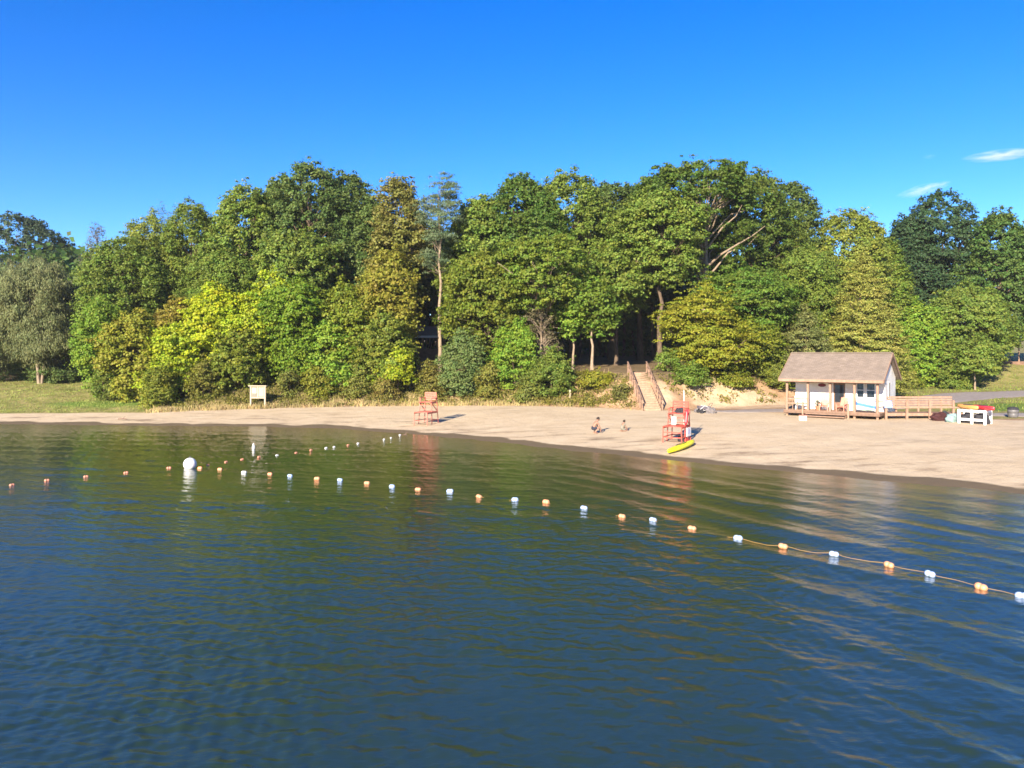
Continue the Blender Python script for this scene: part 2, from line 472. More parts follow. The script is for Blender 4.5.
def ribbon(name, pts, mat, lift=.02, step=.7):
    """a strip of paving draped on the ground: (x, y, width) along its middle"""
    P = np.array(pts, float)
    seg = np.hypot(np.diff(P[:, 0]), np.diff(P[:, 1])); t = np.concatenate([[0], np.cumsum(seg)])
    tt = np.linspace(0, t[-1], int(t[-1] / step) + 2)
    x = np.interp(tt, t, P[:, 0]); y = np.interp(tt, t, P[:, 1]); w = np.interp(tt, t, P[:, 2])
    for _ in range(6):
        x[1:-1] = (x[:-2] + 2 * x[1:-1] + x[2:]) / 4; y[1:-1] = (y[:-2] + 2 * y[1:-1] + y[2:]) / 4
    dx, dy = np.gradient(x), np.gradient(y); l = np.hypot(dx, dy)
    nx_, ny_ = -dy / l, dx / l
    m = 12
    k = np.linspace(-.5, .5, m + 1)
    XX = x[:, None] + nx_[:, None] * w[:, None] * k; YY = y[:, None] + ny_[:, None] * w[:, None] * k
    edge = (vnoise(XX, YY, 1.3, 21) - .5) * .5
    XX[:, 0] += edge[:, 0]; YY[:, 0] += edge[:, 0]; XX[:, -1] += edge[:, -1]; YY[:, -1] += edge[:, -1]
    ZZ = np.maximum.reduce([terrain(XX + a, YY + b) for a in (-.45, 0, .45) for b in (-.45, 0, .45)]) + lift
    ZZ[:, 0] -= lift + .12; ZZ[:, -1] -= lift + .12
    n0, n1 = XX.shape
    ii = np.arange(n0 * n1).reshape(n0, n1)
    q = np.stack([ii[:-1, :-1], ii[:-1, 1:], ii[1:, 1:], ii[1:, :-1]], -1).reshape(-1)
    me = np_mesh(name, np.stack([XX, YY, ZZ], -1).reshape(-1, 3), q, 4, smooth=True)
    return tag(link(name, me, mat), kind='structure')


ribbon('road', [(130, 96, 9), (85, 89, 9), (60, 85.5, 9), (48, 81, 8), (40, 74, 6), (33, 67.8, 4.5), (25, 65.3, 3.6), (20, 65.0, 3.0), (16.6, 65.2, 1.2)], M['asphalt'])
ribbon('path', [(36.0, 60.2, 1.0), (39, 59.8, 4), (46, 58, 5), (60, 52, 5), (80, 42, 5)], M['asphalt'])


# lake: finest where the photographed swimming area lies
def wave_height(X, Y):
    g = np.random.default_rng(3)
    z = np.zeros_like(X)
    # wind chop
    for lam0, lam1, n, amp, spread, base in ((.22, .55, 40, .0015, .5, R(82)), (.6, 1.4, 22, .0021, .5, R(75)), (1.5, 3.2, 10, .004, .4, R(80))):
        for _ in range(n):
            lam = g.uniform(lam0, lam1); th = base + g.normal() * spread
            k = 2 * math.pi / lam
            z += amp * g.uniform(.5, 1.2) * np.sin(k * (X * math.cos(th) + Y * math.sin(th)) + g.uniform(0, 6.28))
    gust = .35 + 1.3 * vnoise(X + .5 * Y, Y, 7, 31) * (.4 + vnoise(X, Y, 2.7, 33))
    z *= gust
    # long low crests running in from a passing boat
    env = sstep(-4, 7, X) * 1.0 + .25
    for lam, th, amp in ((2.9, R(38), .016), (2.3, R(30), .014), (3.6, R(48), .014), (1.8, R(24), .010), (1.4, R(42), .007)):
        k = 2 * math.pi / lam
        ph = k * (X * math.cos(th) + Y * math.sin(th)) + 2.4 * vnoise(X, Y, 6, 17)
        pk = np.exp(1.6 * (np.sin(ph) - 1))
        z += amp * 2.0 * (pk - .35) * env * (.25 + 1.2 * vnoise(X * 1.2, Y * .6, 5, int(lam * 10)))
    s = shore_dist(X, Y)
    return z * (.15 + .85 * sstep(0, 10, -s)) * sstep(110, 70, np.hypot(X, Y)) if False else z * (.2 + .8 * sstep(0, 12, -s))


rr = [3.0]
while rr[-1] < 16: rr.append(rr[-1] + (.032 if rr[-1] > 10 else .12))
while rr[-1] < 75: rr.append(rr[-1] + rr[-1] ** 2 / 8000)
while rr[-1] < 600: rr.append(rr[-1] * 1.12)
rr = np.array(rr)
th_f = np.linspace(R(-42), R(42), 1000)
th = np.concatenate([np.linspace(R(-180), R(-42), 90)[:-1], th_f, np.linspace(R(42), R(180), 90)[1:-1]])
TH, RR = np.meshgrid(th, rr)
WX = RR * np.sin(TH); WY = RR * np.cos(TH)
WZ = np.where(RR < 110, wave_height(WX, WY), 0)
wet_s = shore_dist(WX, WY)
a_sh = np.exp(-np.clip(-wet_s, 0, 200) / 3.6)
n0, n1 = WX.shape
ii = np.arange(n0 * n1).reshape(n0, n1); ii2 = np.concatenate([ii, ii[:, :1]], 1)
q = np.stack([ii2[:-1, 1:], ii2[:-1, :-1], ii2[1:, :-1], ii2[1:, 1:]], -1).reshape(-1, 4)
keep = (wet_s.ravel()[q] < 4).any(1)
wv = np.stack([WX, WY, WZ], -1).reshape(-1, 3)
wv = np.concatenate([wv, [[0, 0, 0]]]); sh = np.concatenate([a_sh.ravel(), [0]])
hub = len(wv) - 1
q = q[keep]
cen = np.stack([np.full(n1, hub), ii[0], np.roll(ii[0], -1), np.roll(ii[0], -1)], -1)
me = np_mesh('lake', wv, q.ravel(), 4, [('shallow', 'POINT', sh)], smooth=True)
tag(link('lake', me, M['water']), kind='structure')


# ------------------------------------------------------------------ plants
def unit(v):
    return v / (np.linalg.norm(v, axis=-1, keepdims=True) + 1e-9)


def leaf_mesh(name, C, Nrm, size, aspect, tint, turn, g, axis_dir=None):
    n = len(C)
    r = unit(g.normal(size=(n, 3))) if axis_dir is None else axis_dir
    a = unit(np.cross(Nrm, r)); b = np.cross(Nrm, a)
    if axis_dir is not None: a, b = b, a
    la = (size * .5)[:, None] * a; lb = (size * .5 * aspect)[:, None] * b
    fold = Nrm * (size * .12)[:, None]
    Vv = np.stack([C - la, C - lb * 1.0 + fold, C + la, C + lb + fold], 1).reshape(-1, 3)
    return np_mesh(name, Vv, np.arange(4 * n), 4, [('tint', 'FACE', tint), ('turn', 'FACE', turn)])


def profile(kind, t, g):
    if kind == 'round': return np.clip(1 - np.abs(2 * (t - .5)) ** 3.2, 0, 1) ** .5 * (.86 + .14 * np.cos(5 * (t - .55)))
    if kind == 'tall': return np.clip(1 - np.abs(2 * (t - .5)) ** 3.4, 0, 1) ** .5 * (1 - .12 * t)
    if kind == 'full': return np.clip(1 - np.abs(2 * (t - .44)) ** 3.4, 0, 1) ** .5 * (1 - .2 * np.clip(t - .3, 0, 1))
    if kind == 'cone': return (1 - t) ** .8 * np.clip(t * 9 + .55, 0, 1)
    if kind == 'dome': return np.sqrt(np.clip(1 - t ** 2, 0, 1)) * np.clip(.72 + t * 1.6, 0, 1)
    if kind == 'open': return np.sqrt(np.clip(1 - np.abs(2 * (t - .58)) ** 2.2, 0, 1))
    return np.ones_like(t)


STYLE = {   # shape, clump radius range (m), flatness, leaf size, leaf aspect, clump density, leaves per m2 of clump, up bias, lobes
    'oak': dict(sh='round', rc=(.35, .95), fl=.85, ls=(.26, .42), asp=.7, dens=1.0, lpc=82, up=.45, hollow=.45),
    'ash': dict(sh='tall', rc=(.35, .85), fl=.85, ls=(.22, .34), asp=.6, dens=1.15, lpc=90, up=.4, hollow=.4),
    'maple': dict(sh='full', rc=(.3, .75), fl=.75, ls=(.24, .36), asp=.8, dens=1.15, lpc=88, up=.6, hollow=.35),
    'beech': dict(sh='full', rc=(.5, 1.1), fl=.28, ls=(.2, .32), asp=.65, dens=1.45, lpc=70, up=.85, hollow=.3),
    'cone': dict(sh='cone', rc=(.5, .85), fl=.4, ls=(.2, .34), asp=.35, dens=1.5, lpc=100, up=.3, hollow=.3),
    'willow': dict(sh='round', rc=(.5, 1.0), fl=1.15, ls=(.26, .46), asp=.22, dens=1.5, lpc=150, up=.1, hollow=.35),
    'pine': dict(sh='tall', rc=(.5, 1.0), fl=.4, ls=(.26, .42), asp=.22, dens=.7, lpc=105, up=.3, hollow=.1),
    'open': dict(sh='open', rc=(.4, 1.0), fl=.55, ls=(.24, .38), asp=.7, dens=.8, lpc=92, up=.65, hollow=.62),
    'shrub': dict(sh='dome', rc=(.32, .6), fl=.7, ls=(.17, .27), asp=.7, dens=1.1, lpc=120, up=.4, hollow=.3),
    'bare': dict(sh='tall', rc=(.35, .6), fl=.7, ls=(.12, .2), asp=.6, dens=.6, lpc=45, up=.3, hollow=.2),
}


def grow(kind, H, Rc, cb, g, lean=(0, 0), stems=1, trunk_k=1.0, detail=1.0, limbs=(), window=None):
    """returns (trunk MB, leaf arrays) for one plant with its foot at the origin"""
    st = STYLE[kind]
    zc0 = cb * H; hc = H - zc0
    rc0 = np.array(st['rc'])
    # lobes: a few big masses that make the outline uneven
    nl = int(5 + g.integers(0, 4))
    lobeA = g.uniform(0, 6.283, nl); lobeT = g.uniform(.1, .92, nl); lobeW = g.uniform(.5, .9, nl)
    area = 2 * math.pi * Rc * hc * .7 + math.pi * Rc * Rc
    n = int(st['dens'] * area / (1.05 * np.mean(rc0) ** 2 * math.pi) * 2.3)
    n = max(12, min(n, 800))
    t = g.uniform(0, 1, n * 3) ** (.85 if kind != 'cone' else 1.35)
    a = g.uniform(0, 6.283, n * 3)
    pr = profile(st['sh'], t, g)
    bump = np.zeros(n * 3)
    for k in range(nl):
        da = np.abs((a - lobeA[k] + math.pi) % (2 * math.pi) - math.pi)
        bump = np.maximum(bump, np.exp(-(da / lobeW[k]) ** 2 - ((t - lobeT[k]) / .22) ** 2))
    amp = .34 if kind != 'cone' else .15
    rad = (st['hollow'] + (1 - st['hollow']) * np.sqrt(g.uniform(0, 1, n * 3)))
    rr_ = Rc * pr * (1 - amp + amp * bump * 1.15) * rad
    keep = g.uniform(0, 1, n * 3) < (.30 + .7 * bump) * np.clip(pr + .25, 0, 1)
    sel = np.where(keep)[0][:n]
    t, a, rr_ = t[sel], a[sel], rr_[sel]
    n = len(sel)
    rc = g.uniform(rc0[0], rc0[1], n) * (1 - .15 * t)
    P = np.stack([np.cos(a) * rr_ + lean[0] * t, np.sin(a) * rr_ + lean[1] * t, zc0 + hc * t * .985 + 0 * a], -1)
    P[:, 2] = np.minimum(P[:, 2], H - rc * st['fl'] * .6)
    # loose sprays that fray the outline
    k = int(n * .8); pick = g.integers(0, n, k)
    o_ = unit(P[pick] * np.array([1, 1, 0]) + np.array([0, 0, 1]) * (P[pick][:, 2:3] - (zc0 + hc * .45)) * .8)
    P2 = P[pick] + o_ * (rc[pick] * g.uniform(.55, 1.5, k))[:, None] + g.normal(0, .22, (k, 3))
    P = np.concatenate([P, P2]); rc = np.concatenate([rc, g.uniform(.22, .5, k) * (.6 if kind == 'shrub' else 1)]); n = len(P)
    if window is not None:
        wx, z0w, z1w = window
        kp = (g.uniform(0, 1, n) < .15) | ~((P[:, 1] < .25 * Rc) & (np.abs(P[:, 0]) < wx) & (P[:, 2] > z0w) & (P[:, 2] < z1w)); P, rc = P[kp], rc[kp]; n = len(P)
    # leaves
    nl_ = np.maximum((st['lpc'] * detail * rc ** 2 * 2.3).astype(int), 6)
    own = np.repeat(np.arange(n), nl_); m = len(own)
    d = unit(g.normal(size=(m, 3))); d[:, 2] = np.where(d[:, 2] < -.35, -d[:, 2] * .7, d[:, 2])
    rad = np.clip(g.normal(.75, .42, m), .05, 1.9)
    stretch = np.stack([np.ones(m), np.ones(m), np.full(m, st['fl'])], -1)
    off = d * rad[:, None] * stretch * rc[own][:, None]
    hr = np.hypot(off[:, 0], off[:, 1]); off[:, 2] -= (.22 if kind == 'beech' else .08) * hr ** 2 / rc[own]            # outer twigs bow down
    out = unit(P * np.array([1, 1, .15]) - np.array([0, 0, 0]))[own]
    ax = None
    if kind == 'willow':
        off[:, 2] -= g.uniform(0, .9, m) * rc[own]
        ax = unit(np.stack([g.normal(size=m) * .3, g.normal(size=m) * .3, np.full(m, -1.0)], -1))
    if kind in ('cone', 'pine'):
        ax = unit(out * .8 + g.normal(size=(m, 3)) * .5 + np.array([0, 0, .1 if kind == 'pine' else -.15]))
    C = P[own] + off
    C[:, 2] = np.maximum(C[:, 2], .05)
    Nn = unit(d * .6 + g.normal(size=(m, 3)) * .55 + out * .45 + np.array([0, 0, st['up'] * .5]))
    size = .84 * g.uniform(st['ls'][0], st['ls'][1], m) * (1 if detail >= 1 else detail ** -.5)
    ctint = g.uniform(.25, .75, n); cturn = np.clip(g.normal(.5, .2, n), 0, 1)
    tint = np.clip(ctint[own] + g.normal(0, .17, m), 0, 1); turn = np.clip(cturn[own] + g.normal(0, .2, m), 0, 1)
    # wood
    tb = MB()
    r0 = (.016 * H + .05) * trunk_k
    top = .9 if kind in ('cone', 'pine', 'ash', 'bare') else .72
    stem_list = []
    for s_ in range(stems):
        ang = 6.283 * s_ / max(stems, 1) + g.uniform(0, 1); spread = 0 if stems == 1 else Rc * .45
        npt = 9
        pts = []; rds = []
        wob = g.normal(0, .012 * H, (npt, 2)); wob[0] = 0
        for i in range(npt):
            f = i / (npt - 1)
            zz = H * top * f
            tt = max(0, (zz - zc0) / max(hc, .01))
            pts.append((wob[i, 0] * f + lean[0] * tt * .8 + math.cos(ang) * spread * f ** 1.2 + (0 if stems == 1 else math.cos(ang) * .1),
                        wob[i, 1] * f + lean[1] * tt * .8 + math.sin(ang) * spread * f ** 1.2 + (0 if stems == 1 else math.sin(ang) * .1), zz - (.35 if i == 0 else 0)))
            rds.append(r0 * (1.35 if i == 0 else 1) * (1 - .8 * f) / (1 if stems == 1 else 1.5))
        tb.tube(pts, rds, 8, cap=False)
        stem_list.append((np.array([tuple(p) for p in pts]), np.array(rds)))
    for pts, r0_, r1_ in limbs:
        k = len(pts); tb.tube(pts, [r0_ + (r1_ - r0_) * i / (k - 1) for i in range(k)], 7, cap=False)
    order = g.permutation(n)[:min(n, 80 if kind not in ('shrub',) else 22)]
    for j in order:
        pts, rds = stem_list[int(g.integers(0, len(stem_list)))]
        c = P[j]
        horiz = math.hypot(c[0], c[1])
        za = np.clip(c[2] - (.55 + .3 * g.uniform()) * horiz - .2, min(zc0 * 1.0, H * .6) if kind != 'shrub' else .05, H * top * .97)
        x = np.interp(za, pts[:, 2], pts[:, 0]); y = np.interp(za, pts[:, 2], pts[:, 1]); r = np.interp(za, pts[:, 2], rds)
        A = np.array([x, y, za]); B = c
        mid = A * .5 + B * .5 + np.array([0, 0, .14 * horiz]) + g.normal(0, .05 * horiz + .02, 3)
        br = min(r * .55, .018 + .016 * horiz) * trunk_k
        q1 = A * .25 + mid * .75 - (mid - (A + B) / 2) * .3 + g.normal(0, .03 * horiz + .01, 3)
        tb.tube([A, q1 * .6 + A * .4, mid, B * .6 + mid * .4 + g.normal(0, .04 * horiz, 3), B], [br, br * .8, br * .62, br * .4, br * .18], 5, cap=False)
    return tb, (C, Nn, size, st['asp'], tint, turn, ax)


def plant(name, kind, px, Y, top, hw, cb, color, label, cat='tree', group=None, stems=1, lean=0, trunk_k=1.0, bark='bark', detail=1.0, base=None, seed=None, limbs=(), window=None):
    x = (px - CX) / F * Y
    z0 = tz(x, Y) - .05 if base is None else base
    H = HC - (top - HY) / F * Y - z0
    if H < 1.2: print('SHORT', label, round(H, 2)); H = max(H, .8)
    g = np.random.default_rng(int(px * 13 + Y * 7 + top) & 0xffff if seed is None else seed)
    lm = [([tuple(at(a, b, c) - Vector((x, Y, z0))) for a, b, c in pts], r0_, r1_) for pts, r0_, r1_ in limbs]
    wn = None if window is None else (window[0] / F * Y, at(0, window[2], Y).z - z0, at(0, window[1], Y).z - z0)
    tb, lv = grow(kind, H, hw / F * Y * (1.18 if cat == 'tree' else 1.05), cb, g, lean=(lean, 0), stems=stems, trunk_k=trunk_k, detail=detail, limbs=lm, window=wn)
    root = empty(name, (x, Y, z0), 0, label, cat, group)
    tb.build('trunk' if cat == 'tree' else 'stem', M[bark], root, smooth=True)
    cm = leaf_mesh(name + '_leaves', *lv[:6], g, lv[6])
    cr = link('crown' if cat == 'tree' else 'foliage', cm, M['needle' if kind in ('pine', 'cone', 'willow') else 'leaf'], root)
    k = g.uniform(.92, 1.08)
    cr.color = (*[min(1, c * k) for c in color], 1)
    return root


dg, gr, bg_, yg, ye = (.090, .132, .032), (.138, .188, .030), (.165, .25, .028), (.25, .30, .018), (.31, .35, .018)
ol, ru, gg, bl, lt = (.205, .21, .024), (.185, .18, .042), (.135, .15, .058), (.052, .080, .042), (.18, .215, .035)

TREES = [
    # far left
    ('dark_tree', 'oak', 12, 128, 214, 56, .12, bl, 'very dark blue green tree rising behind the willows at the left edge', {}),
    ('dark_tree', 'oak', 62, 132, 244, 38, .1, bl, 'lower very dark tree between the tallest dark one and the bare twiggy tree', {}),
    ('dark_tree', 'oak', -40, 126, 222, 50, .12, bl, 'very dark tree cut off by the left edge of the picture', {}),
    ('willow_tree', 'willow', 40, 91, 262, 36, .2, gg, 'grey green feathery willow with several leaning stems on the left lawn', dict(stems=3, bark='palebark')),
    ('willow_tree', 'willow', 80, 97, 282, 26, .12, gg, 'small grey green willow squeezed between the big willow and the ash trees', dict(stems=2)),
    ('willow_tree', 'willow', -4, 92, 268, 34, .15, gg, 'grey green willow half outside the left edge of the picture', dict(stems=2)),
    ('twiggy_tree', 'bare', 97, 104, 222, 13, .45, (.14, .13, .09), 'thin nearly bare tree standing up against the sky above the willows', dict(trunk_k=.6)),
    ('leafy_tree', 'ash', 92, 106, 266, 26, .05, dg, 'dark green tree filling the gap behind the small willow', {}),
    # left shoulder
    ('ash_tree', 'ash', 122, 85, 238, 40, .03, gr, 'mid green ash tree at the left shoulder of the wood', {}),
    ('ash_tree', 'ash', 153, 90, 216, 40, .1, lt, 'pale green tree with the flat top left of the tall oaks', {}),
    ('twiggy_tree', 'bare', 163, 92, 207, 13, .55, (.10, .13, .06), 'thin wispy tree poking above the pale green flat topped tree', dict(trunk_k=.6)),
    ('ash_tree', 'ash', 190, 89, 205, 36, .1, gr, 'green tree with tufted top beside the tall dark oak mass', {}),
    ('young_tree', 'ash', 103, 80, 302, 24, .06, bg_, 'bright green young tree at the edge of the left lawn', {}),
    ('young_tree', 'maple', 138, 77.5, 312, 30, .04, ol, 'olive yellow young tree whose leaves reach the sand end of the lawn', {}),
    ('young_tree', 'maple', 172, 78, 322, 30, .03, yg, 'yellow green low tree just left of the notice board', {}),
    ('young_tree', 'maple', 182, 80.5, 300, 28, .06, (.19, .165, .025), 'orange tinged olive tree behind the low yellow green one', {}),
    # tall oaks on the left
    ('oak_tree', 'oak', 246, 88, 186, 48, .1, gr, 'tall oak with the shoulder crown left of the highest left oak', {}),
    ('oak_tree', 'oak', 309, 89, 163, 60, .1, dg, 'highest dark oak in the left half of the wood', {}),
    ('oak_tree', 'oak', 352, 92, 176, 36, .12, dg, 'dark oak just left of the narrow tree by the olive brown one', {}),
    ('oak_tree', 'oak', 282, 96, 182, 46, .15, gr, 'oak half hidden between the two tallest left oaks', {}),
    ('oak_tree', 'ash', 226, 83, 252, 40, .08, gr, 'dense green tree in front of the left tall oaks', {}),
    ('oak_tree', 'oak', 290, 84.5, 232, 44, .1, gr, 'dense mid green tree below the highest left oak', {}),
    # yellow maples in front
    ('maple_tree', 'maple', 214, 80.5, 284, 32, .08, ye, 'brightest yellow maple left of the notice board top', {}),
    ('maple_tree', 'maple', 258, 80, 294, 30, .1, yg, 'yellow green maple directly behind the notice board', {}),
    ('maple_tree', 'maple', 300, 79.5, 281, 36, .1, (.13, .20, .016), 'broad lime green maple right of the notice board', {}),
    ('maple_tree', 'maple', 343, 80, 286, 32, .08, (.16, .195, .02), 'lime green maple with reddish twigs next to the olive trees', {}),
    ('maple_tree', 'maple', 278, 82.5, 266, 26, .15, yg, 'yellow maple top showing above the notice board maples', {}),
    ('maple_tree', 'maple', 328, 78.5, 322, 22, .06, bg_, 'small vivid green maple at the foot of the lime green ones', {}),
    ('maple_tree', 'maple', 236, 78, 330, 26, .04, (.14, .17, .02), 'low leafy maple touching the left side of the notice board', {}),
    # olive and russet group
    ('russet_tree', 'oak', 397, 86, 178, 28, .3, ru, 'tall olive brown tinged tree left of the slim pine', {}),
    ('olive_tree', 'oak', 390, 81, 252, 30, .12, (.19, .185, .025), 'olive yellow tree just below the tall olive brown one', {}),
    ('olive_tree', 'maple', 382, 78.5, 312, 25, .05, (.13, .16, .022), 'olive green low tree left of the shelter in the wood', {}),
    ('oak_tree', 'oak', 372, 90, 200, 28, .15, dg, 'narrow dark tree wedged against the tall olive brown one', {}),
    ('oak_tree', 'ash', 420, 96, 222, 24, .35, dg, 'dark tree standing behind the slim pine', {}),
    ('pine_tree', 'pine', 440, 82, 175, 20, .5, (.095, .13, .06), 'slim tall pine with pale bare trunk rising over the shelter', dict(bark='palebark', trunk_k=.6)),
    ('sapling', 'maple', 398, 76.8, 348, 15, .35, yg, 'thin yellow green sapling on the bank behind the far lifeguard chair', dict(trunk_k=.7)),
    # middle oaks
    ('oak_tree', 'oak', 478, 86, 200, 36, .22, gr, 'green oak right of the slim pine', {}),
    ('oak_tree', 'oak', 517, 87, 178, 46, .2, (.075, .125, .02), 'tall oak with the wide crown in the middle of the wood', {}),
    ('oak_tree', 'oak', 572, 89, 174, 48, .22, gr, 'tall green oak right of the middle crown, over the bare trunks', {}),
    ('oak_tree', 'oak', 612, 95, 186, 42, .25, dg, 'dark oak behind, between the middle oaks and the open limbed oak', {}),
    ('oak_tree', 'open', 545, 80, 240, 50, .3, (.12, .165, .02), 'yellow green oak with pale crooked limbs in front of the middle oaks', dict(bark='palebark', limbs=[
        ([(545, 330, 80), (538, 300, 78.5), (527, 283, 77), (510, 272, 75.5), (497, 262, 75)], .15, .02),
        ([(545, 320, 80), (556, 296, 78), (566, 280, 76.5), (570, 268, 76)], .13, .02)])),
    ('oak_tree', 'oak', 487, 79.5, 258, 42, .14, (.135, .165, .02), 'yellowing oak over the blue green bush', {}),
    ('slender_tree', 'oak', 573, 80, 286, 26, .45, bg_, 'slender tree, leftmost of the bare trunks by the stairs', dict(bark='palebark', trunk_k=.75)),
    ('slender_tree', 'oak', 592, 79, 280, 27, .42, (.11, .165, .02), 'slender tree with the palest bare trunk near the stairs', dict(bark='palebark', trunk_k=.9)),
    ('slender_tree', 'oak', 616, 84, 250, 30, .45, gr, 'slender dark trunked tree behind the head of the stairs', dict(trunk_k=.9)),
    ('dead_snag', 'bare', 541, 77.5, 300, 18, .25, (.17, .15, .08), 'half bare brown twiggy tree over the bank bushes', dict(bark='palebark')),
    # right of the stairs
    ('oak_tree', 'open', 706, 86, 164, 62, .42, (.085, .135, .02), 'highest oak with bare open limbs above the red lifeguard chair', dict(bark='palebark', trunk_k=1.35, seed=77, window=(44, 205, 290), limbs=[
        ([(705, 292, 86), (697, 276, 84.5), (686, 266, 83), (668, 262, 82), (650, 263, 81.5)], .15, .04),
        ([(706, 268, 86), (720, 255, 84), (738, 244, 83), (752, 236, 82), (765, 226, 81.5)], .16, .03),
        ([(706, 240, 86), (697, 222, 84.5), (686, 208, 83.5), (678, 200, 83)], .13, .03),
        ([(706, 250, 86), (722, 228, 85), (736, 216, 84), (742, 205, 83.5)], .12, .03),
        ([(705, 300, 86), (706, 262, 86), (706, 215, 86)], .3, .12)])),
    ('oak_tree', 'oak', 660, 83, 192, 40, .46, gr, 'oak with the long bare trunk just right of the stairs', dict(trunk_k=.95)),
    ('oak_tree', 'oak', 640, 96, 186, 36, .3, dg, 'dark oak behind the long bare trunk', {}),
    ('oak_tree', 'oak', 752, 93, 174, 44, .2, (.085, .125, .02), 'olive green oak right of the open limbed oak', {}),
    ('oak_tree', 'oak', 790, 99, 184, 42, .2, dg, 'dark oak crown above the left end of the hut', {}),
    ('oak_tree', 'beech', 745, 80, 266, 48, .22, (.095, .155, .02), 'broad layered green tree below the open limbed oak', {}),
    ('beech_tree', 'beech', 708, 74.5, 286, 43, .05, (.19, .20, .018), 'yellow layered beech hanging over the bank right of the stairs', {}),
    ('beech_tree', 'beech', 754, 76.5, 318, 32, .07, (.155, .185, .02), 'smaller yellow green beech above the bare sand bank', {}),
    ('oak_tree', 'ash', 808, 84, 252, 42, .12, gr, 'mid green tree left of the feathery olive conifer', {}),
    ('bushy_tree', 'cone', 806, 77.5, 312, 36, .04, (.14, .155, .045), 'dull grey green bushy tree behind the left end of the hut roof', {}),
    ('conifer', 'cone', 862, 79.5, 252, 44, .03, (.195, .20, .038), 'feathery olive conifer standing right behind the hut', {}),
    ('oak_tree', 'oak', 846, 96, 212, 44, .1, lt, 'light green tree with the rounded crown behind the olive conifer', {}),
    ('oak_tree', 'oak', 886, 100, 240, 26, .05, (.12, .17, .022), 'yellow green tree just right of the olive conifer top', {}),
    # right end
    ('dark_tree', 'oak', 945, 113, 192, 46, .08, (.042, .08, .03), 'biggest dark green tree at the right end under the clouds', {}),
    ('dark_tree', 'oak', 912, 112, 216, 30, .08, (.042, .08, .03), 'dark tree left of the biggest right hand tree', {}),
    ('oak_tree', 'oak', 1000, 106, 214, 38, .12, (.07, .12, .025), 'lighter green tree at the right edge of the picture', {}),
    ('oak_tree', 'oak', 972, 99, 288, 38, .05, gr, 'lower green tree overhanging the road on the right', {}),
    ('young_tree', 'maple', 914, 97, 300, 26, .04, bg_, 'bright green young tree right of the hut roof', {}),
    ('young_tree', 'maple', 940, 98, 322, 24, .04, gr, 'small green tree by the road behind the ramp', {}),
    ('sapling', 'maple', 975, 91, 340, 17, .35, gr, 'sapling with a pale thin trunk beside the road', dict(bark='palebark', trunk_k=.8)),
    ('dark_tree', 'oak', 1048, 112, 222, 40, .2, (.045, .085, .025), 'dark tree mostly beyond the right edge over the far shelter', {}),
]
for (nm, kind, px, Y, top, hw, cb, colr, lab, kw) in TREES:
    far = Y > 102
    plant(nm, kind, px, Y, top, hw, cb, colr, lab, 'tree', None, detail=.7 if far else 1.0, **kw)

SHRUBS = [  # px, Y, top, half width, colour, label
    (462, 77.2, 330, 26, (.125, .17, .05), 'blue green bush on the bank right of the far lifeguard chair'),
    (516, 77, 322, 30, bg_, 'tall bright green bush in the middle of the bank'),
    (553, 74.6, 352, 26, gr, 'dark green bush on the bank beside the short post'),
    (597, 73.6, 372, 17, (.2, .2, .02), 'yellow green bush under the bare trunks left of the stairs'),
    (622, 69.8, 385, 9, (.15, .15, .04), 'small dull bush at the top of the bank close to the stairs'),
    (488, 75.8, 366, 14, (.17, .17, .03), 'small yellowing bush between the two larger bank bushes'),
    (432, 77.2, 362, 14, (.16, .15, .03), 'small tan green bush behind the far lifeguard chair'),
    (360, 77.2, 368, 16, (.15, .16, .03), 'low olive bush left of the thin sapling'),
    (385, 76.6, 376, 13, (.17, .15, .035), 'low straw coloured bush at the foot of the sapling'),
    (318, 77, 366, 16, (.16, .17, .02), 'low yellow green bush right of the notice board'),
    (290, 77, 370, 13, (.14, .15, .03), 'round olive bush next to the notice board'),
    (206, 76, 362, 20, (.15, .15, .025), 'olive bush left of the notice board posts'),
    (160, 74, 366, 18, (.15, .17, .02), 'leafy bush at the end of the left lawn'),
    (690, 71.5, 366, 20, (.10, .15, .02), 'green bush at the right side of the stair bank'),
    (735, 72.8, 372, 18, (.16, .18, .02), 'yellow green bush on top of the bare sand bank'),
    (780, 74.5, 362, 20, (.13, .15, .025), 'bush touching the left end of the hut roof'),
    (530, 74.3, 376, 13, (.13, .15, .03), 'low bush in front of the tall bright green one'),
    (908, 93, 366, 14, (.15, .18, .02), 'yellowish bush beside the road right of the hut'),
    (955, 93, 366, 16, gr, 'low green bush under the roadside trees'),
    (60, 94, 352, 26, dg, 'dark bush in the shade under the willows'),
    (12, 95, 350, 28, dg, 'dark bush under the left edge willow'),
    (106, 78, 362, 12, (.12, .15, .025), 'small bush on the lawn under the bright young tree'),
    (668, 73.5, 352, 12, gr, 'green bush against the long bare trunk'),
]
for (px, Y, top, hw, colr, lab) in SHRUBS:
    plant('bush', 'shrub', px, Y, top, hw, .02, colr, lab, 'bush', 'bushes along the bank', trunk_k=.5, stems=3)

